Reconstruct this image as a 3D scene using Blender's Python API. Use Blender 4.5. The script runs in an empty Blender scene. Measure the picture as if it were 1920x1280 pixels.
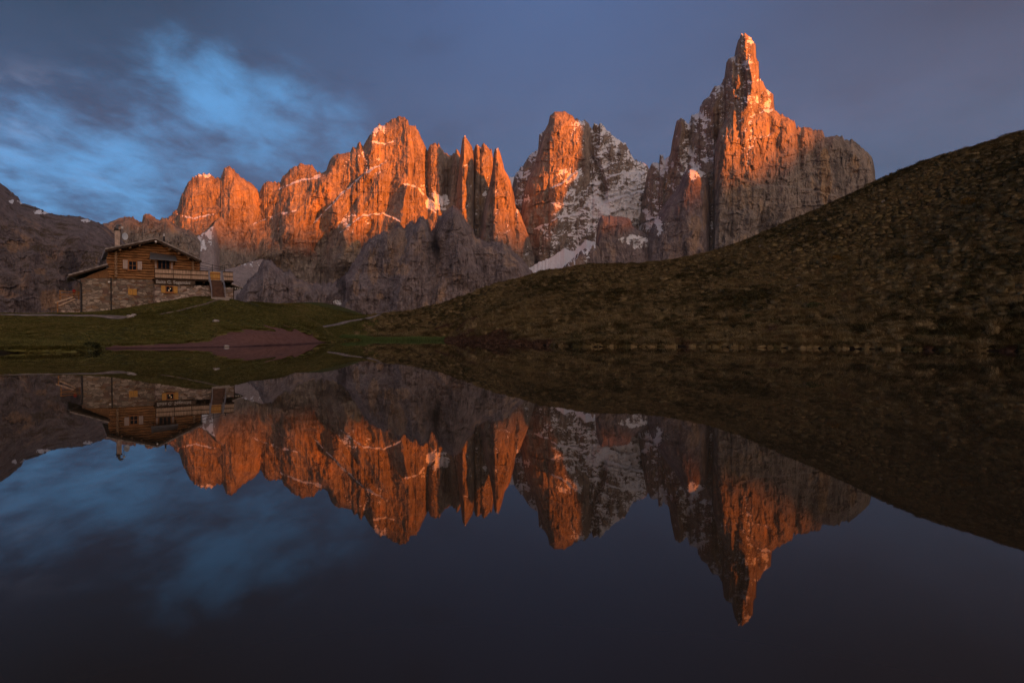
import bpy, math, random
import numpy as np
from mathutils import Vector

# ------------------------------------------------------------------ camera, world, sun, exposure
S = bpy.context.scene
COL = S.collection
R = math.radians
PITCH = R(0.87)
CAMZ = 1.2
F = 1280.0                      # focal length in photo pixels (24 mm on 36 mm, 1920 wide)
cam_d = bpy.data.cameras.new('camera')
cam_d.lens = 24.0; cam_d.sensor_width = 36.0
cam_d.clip_start = 0.1; cam_d.clip_end = 60000.0
cam = bpy.data.objects.new('camera', cam_d); COL.objects.link(cam)
cam.location = (0, 0, CAMZ); cam.rotation_euler = (math.pi/2 - PITCH, 0, 0)
S.camera = cam

PHI = R(47)                     # sun stands this far to the right of straight behind the camera
SUN_EL = R(6)
sun_dir = Vector((math.sin(PHI)*math.cos(SUN_EL), -math.cos(PHI)*math.cos(SUN_EL), math.sin(SUN_EL)))
sl = bpy.data.lights.new('sun', 'SUN')
sl.energy = 5.0; sl.angle = R(2.0); sl.color = (1.0, 0.185, 0.001)
sun = bpy.data.objects.new('sun', sl); COL.objects.link(sun)
sun.rotation_euler = sun_dir.to_track_quat('Z', 'Y').to_euler()

S.view_settings.view_transform = 'Standard'
S.view_settings.look = 'None'
S.view_settings.gamma = 1.0
S.view_settings.use_curve_mapping = False
S.view_settings.exposure = 1.4
S.render.engine = 'CYCLES'
S.cycles.max_bounces = 6
S.cycles.diffuse_bounces = 3
S.cycles.glossy_bounces = 3
S.cycles.transmission_bounces = 4
S.cycles.transparent_max_bounces = 6
S.cycles.use_denoising = True
S.cycles.denoiser = 'OPENIMAGEDENOISE'
S.cycles.denoising_input_passes = 'RGB_ALBEDO_NORMAL'
S.cycles.denoising_prefilter = 'NONE'
S.cycles.caustics_reflective = False
S.cycles.caustics_refractive = False


class NT:
    """small helper round a node tree"""
    def __init__(s, tree): s.t = tree; s.n = tree.nodes; s.l = tree.links
    def node(s, kind, **kw):
        n = s.n.new(kind)
        for k, v in kw.items(): setattr(n, k, v)
        return n
    def put(s, sock, v):
        if hasattr(v, 'is_output') or isinstance(v, bpy.types.NodeSocket): s.l.new(v, sock)
        elif v is not None:
            if sock.type == 'RGBA' and len(v) == 3: v = (*v, 1)
            sock.default_value = v
    def math(s, op, a, b=None, c=None, clamp=False):
        n = s.node('ShaderNodeMath', operation=op); n.use_clamp = clamp
        s.put(n.inputs[0], a)
        if b is not None: s.put(n.inputs[1], b)
        if c is not None: s.put(n.inputs[2], c)
        return n.outputs[0]
    def vmath(s, op, a, b=None):
        n = s.node('ShaderNodeVectorMath', operation=op)
        s.put(n.inputs[0], a)
        if b is not None: s.put(n.inputs[1], b)
        return n.outputs['Value'] if op in ('DOT_PRODUCT', 'LENGTH') else n.outputs[0]
    def rng(s, v, a, b, lo=0.0, hi=1.0, smooth=True):
        n = s.node('ShaderNodeMapRange', interpolation_type='SMOOTHSTEP' if smooth else 'LINEAR')
        s.put(n.inputs['Value'], v)
        n.inputs['From Min'].default_value = a; n.inputs['From Max'].default_value = b
        n.inputs['To Min'].default_value = lo; n.inputs['To Max'].default_value = hi
        return n.outputs[0]
    def mix(s, f, a, b, blend='MIX'):
        n = s.node('ShaderNodeMix', data_type='RGBA', blend_type=blend)
        n.clamp_factor = True
        s.put(n.inputs[0], f); s.put(n.inputs[6], a); s.put(n.inputs[7], b)
        return n.outputs[2]
    def noise(s, vec, scale, detail=5, rough=0.55, dist=0.0):
        n = s.node('ShaderNodeTexNoise')
        if vec is not None: s.l.new(vec, n.inputs['Vector'])
        n.inputs['Scale'].default_value = scale; n.inputs['Detail'].default_value = detail
        n.inputs['Roughness'].default_value = rough; n.inputs['Distortion'].default_value = dist
        return n.outputs[0]
    def mapping(s, vec, scale=(1, 1, 1), rot=(0, 0, 0), loc=(0, 0, 0)):
        n = s.node('ShaderNodeMapping')
        s.l.new(vec, n.inputs['Vector'])
        n.inputs['Scale'].default_value = scale; n.inputs['Rotation'].default_value = rot
        n.inputs['Location'].default_value = loc
        return n.outputs[0]


def raydir(X, Y):
    a = (X-960)/F; b = (640-Y)/F
    v = Vector((a, math.cos(PITCH)+b*math.sin(PITCH), -math.sin(PITCH)+b*math.cos(PITCH)))
    return v.normalized()

# ---- the sky: clear evening sky (Nishita) seen through breaks in a grey-blue cloud deck
W = bpy.data.worlds.new('World'); S.world = W; W.use_nodes = True
w = NT(W.node_tree); w.n.clear()
tc = w.node('ShaderNodeTexCoord').outputs['Generated']
sep = w.node('ShaderNodeSeparateXYZ'); w.l.new(tc, sep.inputs[0])
sx, sy, sz = sep.outputs
sky = w.node('ShaderNodeTexSky', sky_type='NISHITA')
sky.sun_disc = False; sky.sun_elevation = SUN_EL
sky.sun_rotation = math.atan2(sun_dir.x, sun_dir.y)
sky.altitude = 2100.0; sky.dust_density = 1.6; sky.ozone_density = 2.0
# cloud-plane coordinates
den = w.math('ADD', w.math('MAXIMUM', sz, 0.0), 0.16)
cx = w.math('DIVIDE', sx, den); cy = w.math('DIVIDE', sy, den)
comb = w.node('ShaderNodeCombineXYZ'); w.l.new(cx, comb.inputs[0]); w.l.new(cy, comb.inputs[1])
cp = comb.outputs[0]
n1 = w.noise(w.mapping(cp, (1.0, 0.8, 1), (0, 0, R(30))), 1.6, 8, 0.56, 0.1)
n2 = w.noise(w.mapping(cp, (1.1, 0.75, 1), (0, 0, R(25)), (3, 1, 0)), 3.6, 8, 0.58, 0.15)
def lobe(X, Y, a0, a1):
    d = w.vmath('DOT_PRODUCT', tc, tuple(raydir(X, Y)))
    return w.rng(d, math.cos(R(a0)), math.cos(R(a1)))
CLEAR_LOBES = [(400, 170, 4.5, 0.5, 1.0), (330, 145, 4.5, 0.5, 0.75), (500, 225, 6.0, 0.5, 0.75), (270, 285, 8.0, 1, 0.6), (60, 280, 5.5, 0.5, 0.75), (190, 352, 6.5, 0.5, 1.0), (50, 345, 6, 0.5, 1.0), (600, 290, 7, 1, 0.5)]
clear = None
for X, Y, a0, a1, k in CLEAR_LOBES:
    v = w.math('MULTIPLY', lobe(X, Y, a0, a1), k)
    clear = v if clear is None else w.math('MAXIMUM', clear, v)
cn = w.math('ADD', w.math('MULTIPLY', n1, 0.55), w.math('MULTIPLY', n2, 0.45))
n3 = w.noise(w.mapping(cp, (1.0, 0.7, 1), (0, 0, R(18)), (1, 5, 0)), 7.0, 8, 0.66, 0.3)
cb = w.math('ADD', w.math('ADD', w.math('MULTIPLY', n1, 0.20), w.math('MULTIPLY', n2, 0.42)), w.math('MULTIPLY', n3, 0.38))
brk = w.math('MULTIPLY', w.math('POWER', clear, 0.6), w.rng(w.math('ADD', cb, w.math('MULTIPLY', clear, 0.16)), 0.49, 0.77))
# the cloud deck's own colour round the view
right = w.rng(w.math('ARCTAN2', sx, sy), R(-36), R(36), smooth=False)
high = w.rng(sz, 0.16, 0.46)
c_low = w.mix(right, (0.036, 0.083, 0.170), (0.066, 0.096, 0.160))
c_mid = w.mix(w.rng(right, 0.0, 0.55), (0.012, 0.040, 0.078), (0.052, 0.100, 0.215))
c_mid = w.mix(w.rng(right, 0.55, 1.0), c_mid, (0.046, 0.064, 0.110))
deck = w.mix(high, c_low, c_mid)
deck = w.mix(w.math('MULTIPLY', w.rng(cn, 0.35, 0.65, 0.0, 0.40), w.rng(high, 0.0, 1.0, 1.0, 0.35)), deck, w.mix(0.5, deck, (0.10, 0.17, 0.31)))
deck = w.mix(w.math('MULTIPLY', w.rng(right, 0.25, 0.6, 1.0, 0.15), w.rng(n2, 0.30, 0.48, 0.55, 0.0)), deck, w.mix(0.55, deck, (0.03, 0.05, 0.09)))
# rosy light on the cloud edges low in the left
edge = w.math('MULTIPLY', w.rng(n2, 0.50, 0.66), lobe(80, 285, 6.5, 1))
deck = w.mix(w.math('MULTIPLY', edge, 0.4), deck, (0.22, 0.24, 0.34))
nish = w.vmath('MULTIPLY', sky.outputs[0], (0.09, 0.09, 0.09))
blue = w.mix(0.82, nish, (0.076, 0.275, 0.57))
front = w.mix(brk, deck, blue)
# behind the camera the deck ends and the western sunset sky glows
wd = w.vmath('DOT_PRODUCT', tc, tuple(Vector((sun_dir.x*0.7, sun_dir.y, 0.12)).normalized()))
west = w.rng(wd, 0.05, 0.85)
glow = w.mix(w.rng(sz, 0.0, 0.7), (1.75, 0.98, 0.56), (0.70, 0.58, 0.54))
glow = w.mix(0.35, glow, nish)
final = w.mix(west, front, glow)
bg = w.node('ShaderNodeBackground'); w.l.new(final, bg.inputs[0]); bg.inputs[1].default_value = 0.52
out = w.node('ShaderNodeOutputWorld'); w.l.new(bg.outputs[0], out.inputs[0])

# ------------------------------------------------------------------ numpy helpers
def unproj(X, Y, d):
    a = (X-960)/F; b = (640-Y)/F
    q = d/(math.cos(PITCH)+b*math.sin(PITCH))
    return a*q, d+0*X, CAMZ+q*(-math.sin(PITCH)+b*math.cos(PITCH))

def hsh(ix, iy, seed):
    h = (ix.astype(np.int64)*374761393 + iy.astype(np.int64)*668265263 + seed*1442695041) & 0xFFFFFFFF
    h = ((h ^ (h >> 13))*1274126177) & 0xFFFFFFFF
    h = ((h ^ (h >> 16))*2246822519) & 0xFFFFFFFF
    return (h ^ (h >> 15)) & 0xFFFFFFFF

def perlin(x, y, seed=0):
    x, y = np.broadcast_arrays(np.asarray(x, float), np.asarray(y, float))
    ix = np.floor(x); iy = np.floor(y); fx = x-ix; fy = y-iy
    ux = fx*fx*fx*(fx*(fx*6-15)+10); uy = fy*fy*fy*(fy*(fy*6-15)+10)
    def g(i, j):
        a = hsh(ix+i, iy+j, seed)*(2*math.pi/4294967296.0)
        return np.cos(a)*(fx-i)+np.sin(a)*(fy-j)
    a = g(0, 0); b = g(1, 0); c = g(0, 1); d = g(1, 1)
    return 1.45*((a*(1-ux)+b*ux)*(1-uy)+(c*(1-ux)+d*ux)*uy)

def fbm(x, y, seed=0, oct=4, gain=0.5, lac=2.03):
    s = 0; a = 1.0; t = 0
    for o in range(oct):
        s = s+a*perlin(x, y, seed+o*17); t += a
        x = x*lac+3.1; y = y*lac+1.7; a *= gain
    return s/t

def ridged(x, y, seed=0, oct=3, gain=0.5, lac=2.07):
    s = 0; a = 1.0; t = 0
    for o in range(oct):
        s = s+a*(1-2*np.abs(perlin(x, y, seed+o*13))); t += a
        x = x*lac+5.3; y = y*lac+2.9; a *= gain
    return s/t

def sstep(x, a, b):
    t = np.clip((x-a)/(b-a), 0, 1); return t*t*(3-2*t)

def mesh_np(name, V, quads, mat, parent=None, smooth=False, attrs=None, tris=None):
    me = bpy.data.meshes.new(name)
    V = np.asarray(V, np.float32); quads = np.asarray(quads, np.int32).reshape(-1, 4)
    nq = len(quads); tris = np.zeros((0, 3), np.int32) if tris is None else np.asarray(tris, np.int32)
    me.vertices.add(len(V)); me.vertices.foreach_set('co', V.ravel())
    me.loops.add(nq*4+len(tris)*3)
    me.loops.foreach_set('vertex_index', np.concatenate([quads.ravel(), tris.ravel()]).astype(np.int32))
    me.polygons.add(nq+len(tris))
    st = np.concatenate([np.arange(nq)*4, nq*4+np.arange(len(tris))*3]).astype(np.int32)
    me.polygons.foreach_set('loop_start', st)
    me.update(calc_edges=True)
    me.polygons.foreach_set('use_smooth', np.full(nq+len(tris), smooth))
    for k, v in (attrs or {}).items():
        at = me.attributes.new(k, 'FLOAT', 'POINT'); at.data.foreach_set('value', np.asarray(v, np.float32).ravel())
    me.materials.append(mat); me.update(); me.validate()
    o = bpy.data.objects.new(name, me); COL.objects.link(o)
    if parent: o.parent = parent
    return o

def grid_quads(nr, nc, flip=False):
    i = np.arange(nr-1)[:, None]*nc+np.arange(nc-1)[None, :]
    q = np.stack([i, i+nc, i+nc+1, i+1], -1).reshape(-1, 4)
    return q[:, ::-1] if flip else q

def tag(o, label=None, cat=None, group=None, kind=None):
    if label: o['label'] = label
    if cat: o['category'] = cat
    if group: o['group'] = group
    if kind: o['kind'] = kind
    return o

def empty(name, loc=(0, 0, 0), rz=0.0, parent=None):
    o = bpy.data.objects.new(name, None); COL.objects.link(o)
    o.location = loc; o.rotation_euler = (0, 0, rz)
    if parent: o.parent = parent
    return o

# ------------------------------------------------------------------ materials
def new_mat(name):
    m = bpy.data.materials.new(name); m.use_nodes = True
    t = NT(m.node_tree); t.n.clear()
    b = t.node('ShaderNodeBsdfPrincipled'); o = t.node('ShaderNodeOutputMaterial')
    t.l.new(b.outputs[0], o.inputs[0])
    b.inputs['Specular IOR Level'].default_value = 0.2
    b.inputs['Roughness'].default_value = 0.85
    return m, t, b

def bump(t, b, h, strength=0.5, dist=1.0):
    n = t.node('ShaderNodeBump'); n.inputs['Strength'].default_value = strength; n.inputs['Distance'].default_value = dist
    t.l.new(h, n.inputs['Height']); t.l.new(n.outputs[0], b.inputs['Normal'])

def rock_mat(name, dark, mid, pale, ochre, ochre_amt=0.5, u=1.0, veg=0.0):
    m, t, b = new_mat(name)
    p = t.node('ShaderNodeTexCoord').outputs['Object']
    streak = t.noise(t.mapping(p, (1/(28*u), 1/(28*u), 1/(150*u))), 1.0, 6, 0.62, 0.4)
    fine = t.noise(t.mapping(p, (1/(7*u), 1/(7*u), 1/(26*u))), 1.0, 6, 0.68, 0.3)
    bed = t.noise(t.mapping(p, (1/(160*u), 1/(160*u), 1/(9*u)), (R(3), R(-4), 0)), 1.0, 4, 0.6, 0.6)
    big = t.noise(t.mapping(p, (1/(130*u), 1/(130*u), 1/(190*u)), (0, 0, 0), (7, 3, 2)), 1.0, 4, 0.6, 0.8)
    c = t.mix(t.rng(streak, 0.33, 0.66), dark, mid)
    c = t.mix(t.rng(fine, 0.45, 0.75, 0, 0.85), c, pale)
    c = t.mix(t.math('MULTIPLY', t.rng(big, 0.52, 0.68), t.rng(streak, 0.38, 0.62, 0, ochre_amt)), c, ochre)
    c = t.mix(t.rng(bed, 0.60, 0.74, 0, 0.18), c, dark)
    c = t.mix(t.rng(fine, 0.40, 0.26, 0, 0.75), c, tuple(v*0.4 for v in dark))
    stn = t.node('ShaderNodeAttribute'); stn.attribute_name = 'stain'
    sv = t.math('ADD', stn.outputs['Fac'], t.math('MULTIPLY', t.math('SUBTRACT', streak, 0.5), t.math('MULTIPLY', t.math('ABSOLUTE', stn.outputs['Fac']), 2.2)))
    c = t.mix(t.rng(sv, 0.25, 0.9, 0, 0.7), c, t.mix(t.rng(fine, 0.3, 0.7), tuple(v*0.62 for v in ochre), tuple(v*1.05 for v in ochre)))
    c = t.mix(t.rng(sv, -0.25, -0.85, 0, 0.75), c, tuple(v*0.42 for v in dark))
    at = t.node('ShaderNodeAttribute'); at.attribute_name = 'snow'
    if veg:
        vn = t.noise(t.mapping(p, (1/(60*u), 1/(60*u), 1/(25*u))), 1.0, 5, 0.65)
        nz = t.node('ShaderNodeSeparateXYZ'); t.l.new(t.node('ShaderNodeNewGeometry').outputs['Normal'], nz.inputs[0])
        c = t.mix(t.math('MULTIPLY', t.rng(vn, 0.5, 0.62, 0, veg), t.rng(nz.outputs[2], 0.35, 0.7)), c, (0.075, 0.05, 0.022))
    sn = t.noise(t.mapping(p, (1/(3.5*u), 1/(3.5*u), 1/(3*u))), 1.0, 5, 0.7)
    sf = t.rng(t.math('ADD', at.outputs['Fac'], t.math('MULTIPLY', t.math('SUBTRACT', sn, 0.5), 0.9)), 0.44, 0.58)
    snow_c = t.mix(t.rng(big, 0.3, 0.7), (0.70, 0.72, 0.76), (0.80, 0.81, 0.83))
    c = t.mix(sf, c, snow_c)
    t.l.new(c, b.inputs['Base Color'])
    h = t.math('ADD', t.math('MULTIPLY', fine, 1.0), t.math('MULTIPLY', streak, 1.2))
    h2 = t.noise(t.mapping(p, (1/(3*u), 1/(3*u), 1/(6*u))), 1.0, 5, 0.7)
    h = t.math('ADD', h, t.math('MULTIPLY', h2, 0.5))
    bump(t, b, t.math('MULTIPLY', h, t.math('SUBTRACT', 1.0, t.math('MULTIPLY', sf, 0.75))), 0.85, 5.0*u)
    return m

DOLOMITE = rock_mat('dolomite_rock', (0.135, 0.11, 0.092), (0.285, 0.24, 0.198), (0.44, 0.38, 0.31), (0.48, 0.31, 0.15), 0.8)
GREYROCK = rock_mat('grey_rock', (0.125, 0.10, 0.10), (0.235, 0.195, 0.19), (0.37, 0.31, 0.295), (0.41, 0.285, 0.19), 0.9)
BROWNROCK = rock_mat('brown_rock', (0.11, 0.087, 0.084), (0.195, 0.156, 0.148), (0.29, 0.24, 0.222), (0.36, 0.22, 0.12), 0.7, 0.45, 0.9)
SCREE = rock_mat('scree', (0.27, 0.225, 0.215), (0.36, 0.305, 0.29), (0.46, 0.40, 0.38), (0.33, 0.25, 0.19), 0.3, 0.8)

def plain(name, col, rough=0.8, var=0.25, scale=3.0, metal=0.0, stretch=(1, 1, 1), bmp=0.0, spec=0.25):
    m, t, b = new_mat(name)
    p = t.node('ShaderNodeTexCoord').outputs['Object']
    n = t.noise(t.mapping(p, stretch), scale, 6, 0.62)
    c = t.mix(t.rng(n, 0.3, 0.7), tuple(v*(1-var) for v in col), tuple(min(1, v*(1+var)) for v in col))
    t.l.new(c, b.inputs['Base Color']); b.inputs['Roughness'].default_value = rough
    b.inputs['Metallic'].default_value = metal; b.inputs['Specular IOR Level'].default_value = spec
    if bmp: bump(t, b, n, 0.6, bmp)
    return m

LOG = plain('weathered_log', (0.33, 0.165, 0.066), 0.75, 0.75, 2.2, stretch=(0.5, 6, 6), bmp=0.02)
LOGEND = plain('log_end', (0.30, 0.19, 0.11), 0.85, 0.4, 9)
PLANK = plain('larch_plank', (0.24, 0.12, 0.05), 0.7, 0.45, 3, stretch=(7, 7, 0.5))
DARKWOOD = plain('dark_beam', (0.055, 0.033, 0.021), 0.8, 0.4, 4)
CHIMNEYM = plain('chimney_render', (0.50, 0.385, 0.31), 0.9, 0.3, 3.5, bmp=0.03)
PALEWOOD = plain('pale_board', (0.52, 0.37, 0.26), 0.75, 0.5, 2.0, stretch=(9, 9, 0.4))
SHUTTERGREY = plain('grey_shutter', (0.55, 0.44, 0.39), 0.8, 0.2, 4, stretch=(8, 8, 0.5))
SHUTTERYEL = plain('yellow_shutter', (0.62, 0.33, 0.08), 0.7, 0.22, 4, stretch=(8, 8, 0.5))
FRAMEW = plain('window_frame_wood', (0.36, 0.15, 0.05), 0.6, 0.25, 6)
SLATE = plain('roof_slate', (0.34, 0.30, 0.275), 0.8, 0.45, 1.7, bmp=0.03)
ZINC = plain('zinc_sheet', (0.16, 0.16, 0.165), 0.45, 0.15, 2, metal=0.6, spec=0.5)
STEEL = plain('galvanised_steel', (0.30, 0.30, 0.32), 0.55, 0.15, 5, metal=0.5, spec=0.5)
IRON = plain('dark_iron', (0.03, 0.028, 0.028), 0.6, 0.2, 5)
LETTERM = plain('faded_white_letter_paint', (0.50, 0.46, 0.42), 0.7, 0.25, 6)
WHITE = plain('white_paint', (0.78, 0.76, 0.72), 0.6, 0.05, 5)
DISH = plain('dish_paint', (0.6, 0.66, 0.72), 0.45, 0.05, 5)
SIGNB = plain('sign_board', (0.10, 0.068, 0.045), 0.75, 0.35, 3, stretch=(1, 8, 8))
REDP = plain('red_paint', (0.32, 0.025, 0.02), 0.7, 0.2, 4)
STAIR = plain('stair_board', (0.12, 0.065, 0.045), 0.8, 0.25, 3)
CONC = plain('pale_step_stone', (0.36, 0.31, 0.27), 0.85, 0.2, 5)
BOULDER = plain('pale_boulder', (0.36, 0.32, 0.29), 0.9, 0.35, 2.5, bmp=0.05)

m, t, b = new_mat('window_glass')
b.inputs['Base Color'].default_value = (0.012, 0.016, 0.025, 1); b.inputs['Roughness'].default_value = 0.06
b.inputs['Specular IOR Level'].default_value = 0.9
GLASS = m
m, t, b = new_mat('lamp_glow')
b.inputs['Base Color'].default_value = (0.8, 0.6, 0.4, 1)
b.inputs['Emission Color'].default_value = (1.0, 0.62, 0.30, 1); b.inputs['Emission Strength'].default_value = 0.5
GLOW = m

def stone_wall_mat(name, tint, contrast=1.0):
    m, t, b = new_mat(name)
    p = t.node('ShaderNodeTexCoord').outputs['Object']
    geo = t.node('ShaderNodeSeparateXYZ'); t.l.new(p, geo.inputs[0])
    uw = t.math('ADD', geo.outputs[0], t.math('MULTIPLY', geo.outputs[1], 0.83))
    c3 = t.node('ShaderNodeCombineXYZ'); t.l.new(uw, c3.inputs[0]); t.l.new(geo.outputs[2], c3.inputs[1])
    wob = t.noise(p, 1.3, 3, 0.5)
    off = t.node('ShaderNodeCombineXYZ'); t.l.new(t.math('MULTIPLY', wob, 0.5), off.inputs[1]); t.l.new(t.math('MULTIPLY', wob, 0.4), off.inputs[0])
    vv = t.vmath('ADD', c3.outputs[0], off.outputs[0])
    v = t.node('ShaderNodeTexVoronoi', feature='F1'); t.l.new(t.mapping(vv, (2.1, 5.2, 1)), v.inputs['Vector']); v.inputs['Scale'].default_value = 1.0
    ve = t.node('ShaderNodeTexVoronoi', feature='DISTANCE_TO_EDGE'); t.l.new(t.mapping(vv, (2.1, 5.2, 1)), ve.inputs['Vector']); ve.inputs['Scale'].default_value = 1.0
    rr = t.node('ShaderNodeSeparateColor'); t.l.new(v.outputs['Color'], rr.inputs[0])
    base = t.mix(rr.outputs[0], tuple(x*(1-0.5*contrast) for x in tint), tuple(x*(1+0.6*contrast) for x in tint))
    base = t.mix(t.rng(rr.outputs[1], 0.72, 0.85, 0, 0.65), base, (0.30, 0.165, 0.07))
    base = t.mix(t.rng(rr.outputs[2], 0.80, 0.9, 0, 0.6), base, (0.15, 0.055, 0.04))
    fn = t.noise(p, 9, 5, 0.65)
    base = t.mix(t.rng(fn, 0.35, 0.7, 0, 0.35), base, tuple(x*0.5 for x in tint))
    jo = t.rng(ve.outputs[0], 0.0, 0.07)
    base = t.mix(jo, tuple(x*0.45 for x in tint), base)
    t.l.new(base, b.inputs['Base Color']); b.inputs['Roughness'].default_value = 0.9
    bump(t, b, t.math('ADD', jo, t.math('MULTIPLY', fn, 0.4)), 0.8, 0.05)
    return m
STONE = stone_wall_mat('rubble_stone', (0.35, 0.285, 0.225))
STONEPALE = stone_wall_mat('pale_rubble_stone', (0.46, 0.37, 0.31), 1.1)

# ------------------------------------------------------------------ mountains
def dist_cols(X, Ygrid, px, py, RR):
    """distance (pixels) of every grid vertex to the sampled skyline, capped at RR"""
    out = np.full(Ygrid.shape, RR, float)
    order = np.argsort(px); px = px[order]; py = py[order]
    lo = np.searchsorted(px, X-RR); hi = np.searchsorted(px, X+RR)
    for i in range(len(X)):
        a, bq = lo[i], hi[i]
        if a >= bq: continue
        dx2 = (px[a:bq]-X[i])**2
        dd = dx2[None, :]+(Ygrid[:, i][:, None]-py[a:bq][None, :])**2
        out[:, i] = np.minimum(RR, np.sqrt(dd.min(1)))
    return out

def envel(x, y, seed):
    """upper envelope of leaning pointed buttresses, one per jittered cell: steep tops, long feet, sharp valleys"""
    ix = np.floor(x); iy = np.floor(y); best = np.full(x.shape, -9.0)
    for i in (-1, 0, 1):
        for j in (-2, -1, 0, 1):
            cx_ = ix+i; cy_ = iy+j
            h1 = hsh(cx_, cy_, seed)/4294967296.0; h2 = hsh(cx_, cy_, seed+101)/4294967296.0; h3 = hsh(cx_, cy_, seed+202)/4294967296.0; h4 = hsh(cx_, cy_, seed+303)/4294967296.0
            dx = x-cx_-0.1-0.8*h1; dy = y-cy_-0.8*h2
            dx = dx-(h4-0.5)*0.5*dy
            val = 0.75*h3-(0.75+0.8*h4)*np.where(dx > 0, dx, -dx*(0.55+h1))-np.where(dy < 0, -2.3*dy, 0.42*dy)
            best = np.maximum(best, val)
    return best

def relief(name, parent, skyl, D, base, mat=None, step=0.8, jag=1.6, RR=26, amp=40, slope=0.6, foot=None,
           rough=1.0, creases=(), snow=0.0, blobs=(), steps=(), stains=(), seed=1, vert=3.2, back=True, ledge=1.0, smooth=False, label=None):
    mat = mat or DOLOMITE
    sx_ = np.array([p[0] for p in skyl], float); sy_ = np.array([p[1] for p in skyl], float)
    X = np.arange(sx_[0], sx_[-1]+1e-6, step)
    Ys = np.interp(X, sx_, sy_)
    if jag:
        Ys = Ys+jag*(0.9*perlin(X/5.0, 0*X+seed, seed)-1.1*np.abs(perlin(X/2.3, 0*X+seed, seed+5))+0.8*perlin(X/13.0, 0*X, seed+9)+0.4-1.0*np.floor(2.5*np.clip(perlin(X/7.0, 0*X+seed*2, seed+8)+0.2, 0, 1))+0.8)
    Yb = np.interp(X, [p[0] for p in base], [p[1] for p in base]) if isinstance(base, (list, tuple)) else np.full(len(X), float(base))
    Yb = np.maximum(Yb, Ys+2)
    nr = int(np.clip(np.ceil((Yb-Ys).max()/step), 12, 620))
    tt = np.linspace(0, 1, nr)[:, None]
    Y = Ys[None, :]+(Yb-Ys)[None, :]*tt
    XX = np.broadcast_to(X[None, :], Y.shape)
    # skyline samples
    seg = np.hypot(np.diff(X), np.diff(Ys)); px = [X]; py = [Ys]
    for k in np.nonzero(seg > 2.0)[0]:
        n = int(seg[k]/1.2)+1; f = np.linspace(0, 1, n+2)[1:-1]
        px.append(X[k]+(X[k+1]-X[k])*f); py.append(Ys[k]+(Ys[k+1]-Ys[k])*f)
    px = np.concatenate(px); py = np.concatenate(py)
    dist = dist_cols(X, Y, px, py, RR)
    q = 1-np.clip(dist/RR, 0, 1)
    infl = amp*np.sqrt(np.maximum(0, 1-q**2.2))
    Dr = np.interp(X, [p[0] for p in D], [p[1] for p in D]) if isinstance(D, (list, tuple)) else np.full(len(X), float(D))
    mpp = Dr/F
    drop = (Y-Ys[None, :])*mpp[None, :]
    run = slope*drop
    if foot:                                    # gentler apron below a given height
        fy = np.interp(X, [p[0] for p in foot], [p[1] for p in foot])[None, :]
        run = run+1.1*np.maximum(0, Y-fy)*mpp[None, :]
    # creases: polylines that stand out (or cut in), with a left and a right flank width
    cr = np.zeros(Y.shape)
    wx = XX+5*fbm(XX/28, Y/28, seed+77, 3); 
    for poly, h, wl, wr in creases:
        poly = sorted(poly, key=lambda p: p[1]); ys = [p[1] for p in poly]; xs = [p[0] for p in poly]
        cxn = np.interp(Y, ys, xs); dx = wx-cxn
        tent = np.clip(1-np.where(dx < 0, -dx/wl, dx/wr), 0, 1)
        fade = sstep(Y, ys[0]-12, ys[0]+10)*(1-sstep(Y, ys[-1]-10, ys[-1]+25))
        cr += h*tent*fade
    # slanting ledges: the wall below each line stands forward, so the line is a narrow shelf
    shelf = np.zeros(Y.shape)
    for poly, h, sa in steps:
        yl = np.interp(wx, [p[0] for p in poly], [p[1] for p in poly])+4*fbm(XX/17, 0*XX, seed+88, 3)
        x0, x1 = poly[0][0], poly[-1][0]; ends = sstep(XX, x0-3, x0+12)*(1-sstep(XX, x1-12, x1+3))
        t_ = Y-yl; cr += h*ends*sstep(t_, -0.5, 4.0)*(1-sstep(t_, 25, 110))
        shelf = np.maximum(shelf, sa*ends*np.exp(-((t_-1.7)/2.6)**2))
    # relief noise: envelopes of leaning buttress cells at three sizes, warped, plus weaker ribs and grain
    warp = 10*fbm(XX/60, Y/80, seed+3, 3); wy_ = 8*fbm(XX/45, Y/60, seed+5, 3)
    u_ = XX+warp+0.16*Y; v_ = Y+wy_
    n = (15*envel(u_/40, v_/(34*vert/1.6), seed+11)+9.5*envel((u_+3*perlin(XX/9, Y/14, seed+7))/16.5, v_/(15*vert/1.6), seed+12)
         +4.2*envel((u_-0.1*Y)/6.8, v_/(6.5*vert/1.7), seed+13)
         +8*ridged((XX+warp-0.55*Y)/50, (v_+0.3*XX)/64, seed+14, 4)+6*ridged((XX+warp+0.8*Y)/38, (v_-0.4*XX)/52, seed+15, 3)
         +3.0*fbm(XX/7, Y/9, seed+41, 3)+1.6*fbm(XX/2.6, Y/3.4, seed+51, 2))
    crk = perlin((XX+0.18*Y+1.5*fbm(XX/20, Y/20, seed+111, 2))/9, Y/110, seed+112)
    n = n-8*np.clip(1-np.abs(crk)/0.06, 0, 1)*sstep(fbm(XX/30, Y/22, seed+114, 3), 0.0, 0.2)
    # bedding ledges, broken along their length
    lz = (Y+0.10*XX+16*fbm(XX/60, Y/60, seed+71, 3)+5*fbm(XX/14, Y/14, seed+72, 2))
    for per, a_ in ((27.0, 5.0), (9.3, 2.2)):
        fr = lz/per-np.floor(lz/per)
        lm = np.clip(fbm(XX/34, Y/22, seed+81+int(per), 3)*2.2+0.25, 0, 1.3)
        n = n+ledge*a_*lm*(np.where(fr < 0.72, fr*0.25, (fr-0.72)/0.28*0.82+0.18)-0.5)*1.2
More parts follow.
